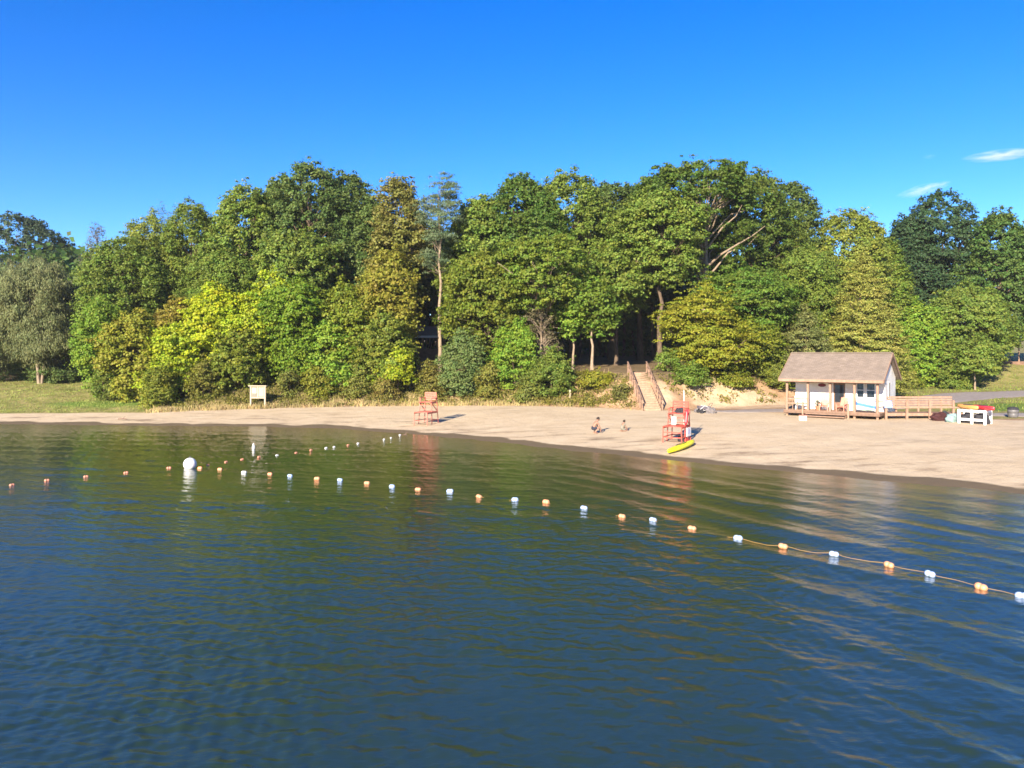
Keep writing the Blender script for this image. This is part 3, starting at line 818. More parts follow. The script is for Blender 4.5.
# the deep wood behind, one mass
g = np.random.default_rng(91)
n = 2600
bx = g.uniform(-70, 72, n); by = g.uniform(104, 132, n)
by = by + np.where(bx > 26, 16, 0)
bz = terrain(bx, by) + g.uniform(.02, 1, n) * 17
own = np.repeat(np.arange(n), 40); m = len(own)
C = np.stack([bx, by, bz], -1)[own] + g.normal(0, 1.1, (m, 3)) * np.array([1.2, 1, .8])
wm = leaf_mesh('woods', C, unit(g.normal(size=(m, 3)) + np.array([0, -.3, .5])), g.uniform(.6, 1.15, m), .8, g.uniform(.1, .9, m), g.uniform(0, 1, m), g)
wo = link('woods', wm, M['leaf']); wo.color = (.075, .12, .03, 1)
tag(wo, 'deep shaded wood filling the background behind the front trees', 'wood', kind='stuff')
tm = MB()
for _ in range(90):
    x = g.uniform(-30, 32); y = g.uniform(96, 122); z = tz(x, y); h = g.uniform(10, 16); r = g.uniform(.12, .28)
    tm.tube([(x, y, z - .3), (x + g.normal() * .2, y, z + h * .5), (x + g.normal() * .5, y, z + h)], [r, r * .8, r * .4], 6)
tt = tm.build('woods_trunks', M['bark'], wo)
tt.name = 'distant_trunks'; tt['kind'] = 'stuff'


# grasses and low growth
def blades(name, pts, hmin, hmax, color, label, cat, spread=.35, wid=.03, mat='blade', seed=1):
    g = np.random.default_rng(seed)
    n = len(pts)
    h = g.uniform(hmin, hmax, n)
    d = np.stack([g.normal(0, spread, n), g.normal(0, spread, n), np.ones(n)], -1); d = unit(d)
    side = unit(np.stack([g.normal(size=n), g.normal(size=n) * .4, np.zeros(n)], -1)) * (wid * g.uniform(.6, 1.5, n))[:, None]
    b = pts.copy(); b[:, 2] -= .03
    tip = b + d * h[:, None]
    Vv = np.stack([b - side, b + side, tip + side * .25, tip - side * .25], 1).reshape(-1, 3)
    clump = vnoise(pts[:, 0], pts[:, 1], 1.1, 5)
    me = np_mesh(name, Vv, np.arange(4 * n), 4, [('tint', 'FACE', np.clip(clump + g.normal(0, .18, n), 0, 1)), ('turn', 'FACE', g.uniform(0, 1, n))])
    o = link(name, me, M[mat]); o.color = (*color, 1)
    return tag(o, label, cat, kind='stuff')


g = np.random.default_rng(21)
n = 60000
x = g.uniform(-34, 12, n); y = lin(YB, x) + g.normal(1.2, 1.7, n)
ok = (g.uniform(0, 1, n) < vnoise(x, y, 1.6, 8) ** 1.8 * 1.2) & ~((np.abs(x - 12) < 1.6)) & (y > lin(YB, x) - .5 - vnoise(x, y, 2, 12) * .8)
ok &= ~((x > 3) & (g.uniform(0, 1, n) < .75))
x, y = x[ok], y[ok]
blades('dry_grass', np.stack([x, y, terrain(x, y)], -1), .12, .55, (.30, .235, .105), 'straw coloured dry grass along the foot of the wooded bank', 'grass', seed=2)
n = 45000
x = g.uniform(-62, -26, n); y = 71 + g.uniform(0, 1, n) ** 1.3 * 26
ok = g.uniform(0, 1, n) < .35 + .6 * vnoise(x, y, 1.8, 9)
x, y = x[ok], y[ok]
ok = y > lin(YB, x) + .2; x, y = x[ok], y[ok]
blades('lawn_grass', np.stack([x, y, terrain(x, y)], -1), .06, .2, (.16, .18, .04), 'rough green and straw lawn grass on the slope at the left', 'grass', wid=.035, spread=.6, seed=3)
n = 26000
x = g.uniform(30, 85, n); y = g.uniform(60, 118, n)
road_c = np.interp(x, [33, 40, 48, 60, 85], [67.8, 74, 81, 85.5, 89])
ok = (np.abs(y - road_c) > 4.6) & (np.abs(y - np.interp(x, [36, 46, 60], [60, 58, 52])) > 3.2) & ~((np.abs(x - 30) < 6) & (y < 68))
x, y = x[ok], y[ok]
blades('roadside_grass', np.stack([x, y, terrain(x, y)], -1), .06, .28, (.15, .18, .035), 'grass beside the road at the right', 'grass', wid=.04, spread=.6, seed=4)
# leafy weeds over the bank
n = 850
x = g.uniform(-32, 7.6, n); y = lin(YB, x) + g.uniform(.1, 5.5, n)
own = np.repeat(np.arange(n), 60); m = len(own)
rcw = g.uniform(.2, .6, n)
C = np.stack([x, y, terrain(x, y)], -1)[own] + g.normal(0, 1, (m, 3)) * np.array([.8, .8, .45]) * rcw[own][:, None]
C[:, 2] = np.maximum(C[:, 2], terrain(C[:, 0], C[:, 1]) + .03) + .1
cl = g.uniform(0, 1, n)[own]
x2 = np.concatenate([g.uniform(7.4, 10.8, 60), g.uniform(13.4, 25, 42)]); y2 = lin(YB, x2) + g.uniform(.6, 4.6, len(x2)); x2 = np.repeat(x2, 28) + g.normal(0, .28, len(x2) * 28); y2 = np.repeat(y2, 28) + g.normal(0, .22, len(y2) * 28)
C = np.concatenate([C, np.stack([x2, y2, terrain(x2, y2) + g.uniform(.03, .3, len(x2))], -1)]); m = len(C); cl = np.concatenate([cl, np.repeat(g.uniform(0, 1, len(x2) // 28), 28)])
wm = leaf_mesh('undergrowth', C, unit(g.normal(size=(m, 3)) * .6 + np.array([0, -.2, .8])), g.uniform(.12, .24, m), .7, np.clip(cl + g.normal(0, .15, m), 0, 1), np.clip(cl * .5 + g.uniform(0, .6, m), 0, 1), g)
wo = link('undergrowth', wm, M['leaf']); wo.color = (.16, .155, .03, 1)
tag(wo, 'tangled leafy weeds and brambles covering the bank', 'undergrowth', kind='stuff')


# ------------------------------------------------------------------ hut
HUT = Vector((27.0, 56.9, 0)); HUT.z = tz(27.0, 58.5) - .02
ha = math.atan2(-.6, .8)
hut = empty('beach_hut', HUT, ha, 'white sided beach hut with brown shingle roof and timber porch', 'hut')
U0, U1, V0, V1, DK = -6.46, .16, 1.8, 5.75, .5
RL, RR_, RF, RB, RM, ZE, ZR = -7.1, .5, -.4, 6.2, 2.9, 2.93, 4.98
slope = (ZR - ZE) / (RM - RF)


def roof_z(v): return ZR - slope * abs(v - RM)


w = MB()
w.box(((U0 + U1) / 2, V0 + .06, (DK + roof_z(V0)) / 2 - .05), (U1 - U0, .12, roof_z(V0) - DK - .1))
w.box(((U0 + U1) / 2, V1 - .06, (DK + roof_z(V1)) / 2 - .05), (U1 - U0, .12, roof_z(V1) - DK - .1))
for u in (U0 + .06, U1 - .06):
    w.poly([(V0 + .12, DK - .4), (V1 - .12, DK - .4), (V1 - .12, roof_z(V1) - .12), (RM, ZR - .12), (V0 + .12, roof_z(V0) - .12)], u - .06, u + .06, 'YZ')
w.build('wall', M['siding'], hut)
r_ = MB()
th_ = .11
r_.poly([(RF, ZE), (RM, ZR), (RB, roof_z(RB)), (RB, roof_z(RB) - th_), (RM, ZR - th_ * 1.15), (RF, ZE - th_)], RL, RR_, 'YZ')
roof = r_.build('roof', M['shingle'], hut)
f_ = MB()
f_.box(((RL + RR_) / 2, RF - .022, ZE - .09), (RR_ - RL, .04, .2))
for u in (RL - .022, RR_ + .022):
    f_.beam((u, RF, ZE - .09), (u, RM, ZR - .09), .04, .2); f_.beam((u, RM, ZR - .09), (u, RB, roof_z(RB) - .09), .04, .2)
f_.build('fascia', M['wood'], roof)
c_ = MB(); c_.box(((RL + RR_) / 2, RM, ZR + .02), (RR_ - RL - .01, .28, .05)); c_.build('ridge_cap', M['shingle'], roof)
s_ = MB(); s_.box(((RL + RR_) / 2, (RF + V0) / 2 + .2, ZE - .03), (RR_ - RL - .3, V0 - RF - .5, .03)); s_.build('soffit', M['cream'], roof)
# porch
d_ = MB()
for k in range(13):
    d_.box((-3.3, -.1 + k * .15, DK - .02), (6.95, .14, .04))
dk = d_.build('deck', M['wood'], hut)
d_ = MB(); d_.box((-3.3, -.19, DK - .13), (6.95, .04, .2)); d_.box((-6.79, .8, DK - .13), (.04, 1.9, .2)); d_.box((.19, .8, DK - .13), (.04, 1.9, .2))
for u in np.linspace(-6.6, 0, 6):
    d_.box((u, 1.4, .1), (.14, .14, .7))
d_.build('deck_skirt', M['wood_dark'], dk)
POSTS = [-6.6, -5.0, -3.35, -1.6, 0.0]
for u in POSTS:
    p = MB(); p.box((u, -.08 + .16, (ZE - .15) / 2 - .1), (.16, .16, ZE - .15 + .2)); p.build('porch_post', M['wood'], hut, bevel=.01)
b_ = MB(); b_.box((-3.3, .08, ZE - .2), (7.0, .14, .14)); b_.build('porch_beam', M['wood'], hut)
# steps up to the deck
st_ = MB()
st_.box((-3.55, -.42, .30), (2.9, .36, .05)); st_.box((-3.55, -.74, .13), (2.9, .32, .05))
st_.box((-3.55, -.25, .19), (2.9, .03, .17)); st_.box((-3.55, -.59, .03), (2.9, .03, .16))
st_.build('porch_step', M['wood'], hut)
for (a, b) in ((-6.52, -5.08), (-1.52, -.08)):
    rl = MB()
    for z in (1.02, 1.38): rl.beam((a, .08, z), (b, .08, z), .05, .1)
    for k in range(1, 4):
        if a < -5: rl.beam((a + (b - a) * k / 4, .08, DK), (a + (b - a) * k / 4, .08, 1.33), .04, .04)
    rl.build('porch_railing', M['wood'], hut)
rl = MB()
for z in (1.02, 1.38): rl.beam((-6.6, .16, z), (-6.6, V0, z), .05, .1)
rl.build('porch_railing', M['wood'], hut)
# gate-like posts beside the steps
for u in (-1.95, -5.28):
    p = MB(); p.box((u, -.3, .55), (.11, .11, 1.2)); p.build('newel_post', M['wood'], hut)


def window(u0, u1, z0, z1, v=V0, mull=True):
    fr = MB(); t = .07
    fr.box(((u0 + u1) / 2, v - .02, z1 - t / 2), (u1 - u0, .06, t)); fr.box(((u0 + u1) / 2, v - .02, z0 + t / 2), (u1 - u0, .06, t))
    for u in (u0 + t / 2, u1 - t / 2): fr.box((u, v - .021, (z0 + z1) / 2), (t, .06, z1 - z0 - 2 * t))
    fr.box(((u0 + u1) / 2, v - .015, (z0 + z1) / 2), (u1 - u0 - 2 * t, .045, .05))
    f = fr.build('window', M['white'], hut)
    pn = MB(); pn.box(((u0 + u1) / 2, v + .002, (z0 + z1) / 2), (u1 - u0 - .1, .012, z1 - z0 - .1)); pn.build('pane', M['glass'], f)
    sl = MB(); sl.box(((u0 + u1) / 2, v - .06, z0 - .02), (u1 - u0 + .1, .12, .05)); sl.build('sill', M['white'], f)


window(-1.86, -1.27, 1.5, 2.72)
window(-1.17, -.48, 1.5, 2.72)
dr = MB(); dr.box((-3.1, V0 - .012, DK + 1.05), (.86, .05, 2.1)); door = dr.build('door', M['wood_dark'], hut)
pn = MB(); pn.box((-3.1, V0 - .042, DK + 1.3), (.66, .012, 1.35)); pn.build('door_pane', M['glass'], door)
kn = MB(); kn.lathe([(.02, 0), (.035, .02), (.035, .05), (.01, .06)], 8, c=(0, 0, 0)); kk = kn.build('handle', M['grey'], door); kk.location = (-2.78, V0 - .06, DK + 1.0); kk.rotation_euler = (R(90), 0, 0)
df = MB()
for u in (-3.57, -2.63): df.box((u, V0 - .02, DK + 1.08), (.08, .07, 2.2))
df.box((-3.1, V0 - .02, DK + 2.15), (.86, .07, .08)); df.build('door_frame', M['white'], hut)
# gable window
gw = MB(); gw.box((U1 + .01, 3.3, 2.1), (.05, .5, 1.3)); gwo = gw.build('window', M['white'], hut)
gp = MB(); gp.box((U1 + .034, 3.3, 2.1), (.012, .38, 1.16)); gp.build('pane', M['glass'], gwo)
lv = MB(); lv.box((U1 + .01, RM, 3.75), (.04, .4, .4));
for k in range(4): lv.box((U1 + .04, RM, 3.62 + k * .085), (.03, .36, .03), ry=R(30))
lv.build('gable_vent', M['white'], hut)

Hm = Matrix.Translation(HUT) @ Matrix.Rotation(ha, 4, 'Z')


def hutp(u, v, z): return Hm @ Vector((u, v, z))


# things on and by the porch
b = MB(); b.poly([(.30 * math.cos(t), .14 * math.sin(t)) for t in np.linspace(0, 6.283, 20)[:-1]], -.03, 0, 'XZ')
o = b.build('oval_sign', plain('dark_red_board', (.16, .025, .03), .5, .3), None, hutp(-4.41, V0 - .005, 2.42), ha); tag(o, 'small dark red oval sign on the white hut wall', 'sign')


def banner_mat():
    m, nt, N, L = newmat('wave_banner')
    out = N.new('ShaderNodeOutputMaterial'); b = N.new('ShaderNodeBsdfPrincipled'); L.new(b.outputs[0], out.inputs[0])
    b.inputs['Roughness'].default_value = .7
    tc = N.new('ShaderNodeTexCoord')
    mp = N.new('ShaderNodeMapping'); mp.inputs['Rotation'].default_value = (0, R(-12), 0); L.new(tc.outputs['Object'], mp.inputs[0])
    wv = N.new('ShaderNodeTexWave'); wv.bands_direction = 'Z'; wv.inputs['Scale'].default_value = .62; wv.inputs['Distortion'].default_value = 2.2; wv.inputs['Detail'].default_value = 1; wv.inputs['Detail Scale'].default_value = .8
    L.new(mp.outputs[0], wv.inputs['Vector'])
    cr = N.new('ShaderNodeValToRGB')
    e = cr.color_ramp.elements
    e[0].position = .0; e[0].color = (.06, .17, .50, 1); e[1].position = .6; e[1].color = (.55, .56, .56, 1)
    x = e.new(.33); x.color = (.12, .28, .62, 1); x = e.new(.46); x.color = (.6, .61, .62, 1); x = e.new(.9); x.color = (.55, .72, .55, 1)
    L.new(wv.outputs[1], cr.inputs[0]); L.new(cr.outputs[0], b.inputs['Base Color'])
    return m


b = MB()
b.v = []; nxx = 14
for k in range(nxx + 1):
    u = -.68 + 1.36 * k / nxx
    for j in range(6):
        b.v.append((u, -.02 * math.sin(k * 1.1) - .012 * j * math.sin(k * .7), -.35 + .72 * j / 5 + .02 * math.sin(k * .9)))
b.f = [(k * 6 + j, (k + 1) * 6 + j, (k + 1) * 6 + j + 1, k * 6 + j + 1) for k in range(nxx) for j in range(5)]
o = b.build('banner', banner_mat(), None, hutp(-.8, -.03, 1.04), ha, smooth=True)
o.modifiers.new('thickness', 'SOLIDIFY').thickness = .012
tag(o, 'white banner with blue and green waves tied to the porch rail', 'banner')


def cloth(name, w, h, mat, loc, rz, label, cat='towel'):
    b = MB(); n = 8; m = 10
    for k in range(n + 1):
        for j in range(m + 1):
            u = -w / 2 + w * k / n; t = j / m * 2 - 1          # draped over a rail: both sides hang down
            z = -abs(t) * h * (1 if t < 0 else .7); v = .07 * math.tanh(t * 5) + .02 * math.sin(k * 1.3 + j)
            b.v.append((u + .03 * math.sin(j * .8) * abs(t), v, z + .012))
    b.f = [(k * (m + 1) + j, (k + 1) * (m + 1) + j, (k + 1) * (m + 1) + j + 1, k * (m + 1) + j + 1) for k in range(n) for j in range(m)]
    o = b.build(name, mat, None, loc, rz, smooth=True); o.modifiers.new('thickness', 'SOLIDIFY').thickness = .012
    return tag(o, label, cat)


# ramp to the right of the porch
RX0, RX1, RY0, RY1 = 27.9, 33.6, 57.35, 58.75
gz = tz(30.5, 58)
ramp = empty('boardwalk', (RX0, RY0, HUT.z), 0, 'long timber boardwalk with railings running right from the hut', 'boardwalk')
LX = RX1 - RX0; LY = RY1 - RY0
b = MB()
for k in range(int(LX / .15)):
    b.box((.075 + k * .15, LY / 2, DK - .03), (.14, LY, .04))
b.build('deck', M['wood'], ramp)
b = MB(); b.beam((0, -.03, DK - .12), (LX, -.03, DK - .12), .04, .2); b.beam((0, LY + .03, DK - .12), (LX, LY + .03, DK - .12), .04, .2); b.build('side_beam', M['wood'], ramp)
for k, x in enumerate((-.1, 1.45, 3.15, 4.9)):
    b = MB(); b.box((x, -.12, .5), (.15, .12, 1.9)); b.build('railing_post', M['wood'], ramp)
    b = MB(); b.box((x, LY + .12, .62), (.12, .12, 1.75)); b.build('railing_post', M['wood'], ramp)
b = MB()
b.beam((-.1, -.2, DK + .42), (LX, -.2, DK + .42), .04, .12)
b.build('front_rail', M['wood'], ramp)
b = MB()
for z in (.62, .80, .98, 1.16, 1.34): b.beam((-.1, LY + .035, DK + z - .25), (LX, LY + .035, DK + z - .25), .035, .13)
b.build('back_boards', M['wood'], ramp)
cloth('beach_towel', .55, .55, M['blue'], (RX0 + .0, RY0 - .2, HUT.z + DK + .92), R(-6), 'blue towel hanging beside the hut corner')
b = MB(); b.beam((-.75, .02, DK + .85), (-.1, -.12, DK + .85), .05, .09); b.beam((-.1, -.12, DK + .85), (1.45, -.12, DK + .85), .05, .05); b.build('front_rail', M['wood'], ramp)


# chairs on the porch
def deck_chair(loc, rz, mat, label):
    t = empty('lounge_chair', loc, rz, label, 'chair', 'chairs on the hut porch')
    b = MB()
    for k in range(5): b.box((-.22 + k * .11, .0, .36 - .03 * 0), (.095, .5, .025), rx=R(8))
    b.build('seat', mat, t)
    b = MB()
    for k in range(5): b.box((-.22 + k * .11, .33, .68 + .03 * (2 - abs(k - 2))), (.095, .025, .72), rx=R(-20))
    b.build('backrest', mat, t)
    for s in (-1, 1):
        b = MB(); b.box((s * .31, -.05, .56), (.12, .62, .025)); b.build('armrest', mat, t)
        b = MB(); b.box((s * .29, -.27, .275), (.05, .08, .55)); b.build('leg', mat, t)
        b = MB(); b.beam((s * .27, -.2, .36), (s * .27, .5, .03), .03, .09); b.build('leg', mat, t)
    return t


deck_chair(hutp(-3.95, .62, DK + .002), ha + R(8), M['salmon'], 'salmon slatted chair on the porch left of the hut door')
deck_chair(hutp(-2.65, .7, DK + .002), ha - R(14), M['salmon'], 'salmon slatted chair on the porch in front of the hut door')
deck_chair(hutp(-5.9, .85, DK + .002), ha + R(25), M['white'], 'white slatted chair behind the left porch railing')
pot = empty('potted_plant', hutp(-4.35, .45, DK + .002), ha, 'dark leafy plant in a terracotta pot on the porch edge', 'potted plant')
b = MB(); b.lathe([(.13, 0), (.19, .28), (.21, .28), (.21, .34), (.17, .34), (.16, .3)], 14); b.build('pot', plain('terracotta', (.42, .17, .09), .8, .2), pot)
gq = np.random.default_rng(8)
c = gq.normal(0, .13, (220, 3)) + np.array([0, 0, .55])
o = link('foliage', leaf_mesh('potted_leaves', c, unit(gq.normal(size=(220, 3)) + np.array([0, 0, .5])), gq.uniform(.07, .13, 220), .6, gq.uniform(0, 1, 220), gq.uniform(0, 1, 220), gq), M['leaf'], pot); o.color = (.06, .07, .03, 1)
# small white and red cooler on the sand
p = ground_at(803, 420.5)
ck = empty('cooler', p, R(20), 'small white cooler with red lid standing on the sand before the porch', 'cooler')
b = MB(); b.box((0, 0, .17), (.5, .3, .34)); b.build('body', M['white'], ck, bevel=.02)
b = MB(); b.box((0, 0, .375), (.53, .33, .07)); b.build('lid', plain('faded_red_plastic', (.5, .18, .13)), ck, bevel=.015)
b = MB(); b.tube([(-.2, -.18, .3), (-.2, -.22, .22), (.2, -.22, .22), (.2, -.18, .3)], .012, 5); b.build('handle', M['grey'], ck)

# ------------------------------------------------------------------ white boat rack, kayaks and bundles
p0 = ground_at(959, 423.0); p1 = ground_at(985, 425.0)
dv = p1 - p0; ln = math.hypot(dv.x, dv.y); rz = math.atan2(dv.y, dv.x)
rk = empty('boat_rack', p0, rz, 'white painted timber rack holding two kayaks right of the boardwalk', 'rack')
DEP = 1.0; HT = .98
for v in (0, DEP):
    for u in (0, ln * .5, ln):
        b = MB(); b.box((u, v, HT / 2 - .1), (.16, .14, HT + .2)); b.build('post', M['white'], rk, bevel=.01)
    for z in (.28, HT - .1):
        b = MB(); b.beam((.08, v, z), (ln * .5 - .08, v, z), .07, .16); b.beam((ln * .5 + .08, v, z), (ln - .08, v, z), .07, .16); b.build('rail', M['white'], rk)
for u in (0, ln * .5, ln):
    b = MB(); b.beam((u, .07, HT - .1), (u, DEP - .07, HT - .1), .1, .14); b.build('bearer', M['white'], rk)


def kayak(name, L, W, Hh, mat, loc, rz, tilt, label, cat='kayak', deckmat=None, roll=0):
    t = empty(name, loc, rz, label, cat)
    t.rotation_euler = (roll, tilt, rz)
    n = 15; k = 14
    vs = []; fs = []
    for i in range(n):
        s = -1 + 2 * i / (n - 1)
        w = W / 2 * (1 - abs(s) ** 2.4) ** .62 + .012; rise = .5 * Hh * abs(s) ** 3
        for j in range(k):
            a = 2 * math.pi * j / k
            y = math.cos(a); z = math.sin(a)
            zz = (z * .5 + .5) * Hh * (1 - .45 * abs(s) ** 3) + rise * .6
            if z > 0: zz -= .10 * Hh * (1 - abs(s)) * (1 - abs(y))
            vs.append((s * L / 2, math.copysign(abs(y) ** .8, y) * w, zz))
    for i in range(n - 1):
        for j in range(k):
            fs.append((i * k + j, i * k + (j + 1) % k, (i + 1) * k + (j + 1) % k, (i + 1) * k + j))
    fs.append(tuple(range(k - 1, -1, -1))); fs.append(tuple((n - 1) * k + j for j in range(k)))
    b = MB(); b.add(vs, fs); hull = b.build('hull', mat, t, smooth=True)
    # cockpit rim and seat well
    b = MB()
    pts = [(.12 * L + .2 * L * math.cos(a) * .8 - .1 * L, W * .3 * math.sin(a), Hh * .93) for a in np.linspace(0, 2 * math.pi, 17)]
    b.tube(pts, .022, 5, cap=False); b.build('cockpit_rim', M['dark'], t)
    b = MB(); b.poly([(q[0], q[1] * .96) for q in pts[:-1]], Hh * .86, Hh * .915, 'XY'); b.build('seat', deckmat or M['dark'], t)
    return t


mid0 = p0 + Vector((math.cos(rz), math.sin(rz), 0)) * (ln * .22); perp = Vector((-math.sin(rz), math.cos(rz), 0))
kz = HT - .03
kayak('kayak', 2.5, .62, .36, M['kor'], mid0 + perp * .55 + Vector((0, 0, kz)), rz + R(140), 0, 'tan orange kayak lying on the left of the white rack')
kayak('kayak', 2.5, .62, .36, M['kred'], mid0 + Vector((math.cos(rz), math.sin(rz), 0)) * (ln * .6) + perp * .55 + Vector((0, 0, kz)), rz + R(140), 0, 'red kayak lying on the right of the white rack')


GEAR = []


def bundle(name, loc, d, mat, label, cat, seed):
    g = np.random.default_rng(seed)
    bm = bmesh.new(); bmesh.ops.create_icosphere(bm, subdivisions=4, radius=1)
    ph = g.uniform(0, 6, 9)
    for v in bm.verts:
        c = v.co
        k = 1 + .14 * math.sin(c.x * 4 + ph[0]) * math.sin(c.y * 5 + ph[1]) + .10 * math.sin(c.z * 7 + c.x * 5 + ph[2]) + .05 * math.sin(c.y * 13 + c.z * 9 + ph[3])
        v.co = Vector((c.x * d[0] / 2, c.y * d[1] / 2, max(c.z, -.55) * d[2] / 1.55)) * k
        v.co.z += d[2] * .3
    me = bpy.data.meshes.new(name); bm.to_mesh(me); bm.free()
    for pl in me.polygons: pl.use_smooth = True
    o = link(name, me, mat, None, loc); return tag(o, label, cat)


for f_, lab in ((.25, 'dark gear bag stowed in the left bay of the white rack'), (.75, 'dark gear bag stowed in the right bay of the white rack')):
    q_ = p0 + (p1 - p0) * f_ + perp * .5; q_.z = p0.z
    bundle('gear_bag', q_, (1.0, .7, .78), M['dark'], lab, 'bag', 30 + int(f_ * 8)).rotation_euler = (0, 0, rz)
p = ground_at(939.5, 420.5); bundle('tarp_bundle', p, (1.25, .7, .62), M['maroon'], 'dark maroon bundle lying on the sand under the boardwalk end', 'bundle', 3)
p = ground_at(952, 422); bundle('air_mattress', p, (.9, .6, .62), M['teal'], 'pale teal crumpled air mattress between the dark bundle and the white rack', 'air mattress', 4)
p = ground_at(945, 419.5); bundle('tarp_bundle', p + Vector((.3, .5, 0)), (.7, .6, .6), M['dark'], 'black bag behind the pale teal air mattress', 'bag', 5)
# grey bin by the asphalt
p = ground_at(1013, 417.5)
bn = empty('litter_bin', p, 0, 'grey round litter bin with a dark lid where asphalt meets grass', 'bin')
b = MB(); b.lathe([(.30, 0), (.34, .05), (.36, .3), (.34, .32), (.37, .34), (.38, .58), (.36, .6)], 18); b.build('barrel', M['grey'], bn, smooth=True)
b = MB(); b.lathe([(.39, .6), (.39, .66), (.3, .76), (.12, .8), (.02, .8)], 18); b.build('lid', M['dark'], bn, smooth=True)

# ------------------------------------------------------------------ stairs up the bank
S0 = Vector((12.15, 66.6, 0)); S0.z = tz(12.15, 66.6)
S1 = Vector((11.75, 72.4, 0)); S1.z = HC - (372.3 - HY) / F * 72.4
dv = S1 - S0; run = math.hypot(dv.x, dv.y); rise = dv.z
srz = math.atan2(dv.y, dv.x) - math.pi / 2
sr = empty('staircase', S0, srz, 'timber stairs with handrails climbing the bank into the wood', 'staircase')
NS = 17; W = 1.5
b = MB()
for k in range(NS):
    y = run * (k + .5) / NS; z = rise * (k + 1) / NS
    b.box((0, y, z - .02), (W, run / NS + .03, .045))
b.build('treads', M['stairwood'], sr)
b = MB()
for k in range(NS):
    y = run * k / NS; z = rise * (k + 1) / NS
    b.box((0, y + .02, z - rise / NS / 2 - .025), (W - .02, .02, rise / NS - .05))
b.build('risers', M['stairwood'], sr)
for s in (-1, 1):
    b = MB(); b.beam((s * (W / 2 + .04), -.05, -.08), (s * (W / 2 + .04), run + .1, rise - .08), .06, .34); b.build('stringer', M['wood_dark'], sr)
    x = s * (W / 2 + .14)
    for (f0, f1) in ((-.01, .46), (.5, 1.0)):
        for f in np.linspace(f0 + .02, f1 - .02, 4):
            b = MB(); b.box((x, run * f, rise * f + .35), (.1, .1, 1.35)); b.build('railing_post', M['wood'], sr)
        for h, ww in ((1.0, .12), (.55, .05)):
            b = MB(); b.beam((x, run * f0, rise * f0 + h), (x, run * f1, rise * f1 + h), ww, .07 if h > .9 else .12); b.build('handrail', M['wood'] if h < .9 else M['wood_dark'], sr)
b = MB(); b.box((0, run + .55, rise - .03), (W, 1.1, .06)); b.build('landing', M['wood'], sr)

# short post on the bank foot, post by the trees
p = ground_at(570, 399.5)
b = MB(); b.box((0, 0, .38), (.16, .16, .96)); b.box((0, 0, .88), (.2, .2, .04)); o = b.build('short_post', M['cream'], None, p, bevel=.01); tag(o, 'short pale timber post at the foot of the bank', 'post')

# ------------------------------------------------------------------ notice board
p = ground_at(258, 408)
nb = empty('notice_board', p, R(-10), 'cream notice board on two posts at the back of the beach', 'notice board')
for s in (-1, 1):
    b = MB(); b.box((s * .74, 0, 1.0), (.13, .13, 2.2)); b.build('post', M['cream'], nb)
b = MB(); b.box((0, 0, 1.53), (1.34, .06, 1.1)); b.build('board', plain('board_back', (.25, .215, .155), .7, .2), nb)
b = MB(); b.box((0, -.02, 2.13), (1.85, .3, .09)); b.build('cap', M['cream'], nb)
for z in (.98,):
    b = MB(); b.box((0, -.05, z), (1.34, .05, .1)); b.build('bottom_rail', M['cream'], nb)
b = MB(); b.box((0, -.05, 1.55), (.1, .05, 1.02)); b.build('mullion', M['cream'], nb)


def notice_mat(name, paper, ink):
    m, nt, N, L = newmat(name)
    out = N.new('ShaderNodeOutputMaterial'); b = N.new('ShaderNodeBsdfPrincipled'); L.new(b.outputs[0], out.inputs[0]); b.inputs['Roughness'].default_value = .6
    tc = N.new('ShaderNodeTexCoord'); br = N.new('ShaderNodeTexBrick')
    mp = N.new('ShaderNodeMapping'); mp.inputs['Rotation'].default_value = (R(-90), 0, 0); L.new(tc.outputs['Object'], mp.inputs[0]); L.new(mp.outputs[0], br.inputs['Vector'])
    br.inputs['Scale'].default_value = 1; br.inputs['Brick Width'].default_value = .19; br.inputs['Row Height'].default_value = .23; br.inputs['Mortar Size'].default_value = .035
    br.inputs['Color1'].default_value = (*ink, 1); br.inputs['Color2'].default_value = (*[c * 1.25 for c in ink], 1); br.inputs['Mortar'].default_value = (*paper, 1)
    L.new(br.outputs[0], b.inputs['Base Color']); return m


b = MB(); b.box((-.36, -.045, 1.55), (.5, .02, .86)); pa = b.build('notice', M['greyshirt'], nb)
b = MB(); b.box((-.36, -.06, 1.68), (.42, .01, .5)); b.build('sheet', plain('paper', (.52, .48, .40), .7, .2), pa)
b = MB(); b.box((.36, -.045, 1.55), (.54, .02, .86)); b.build('notice', notice_mat('faded_notices', (.34, .30, .22), (.26, .24, .19)), nb)


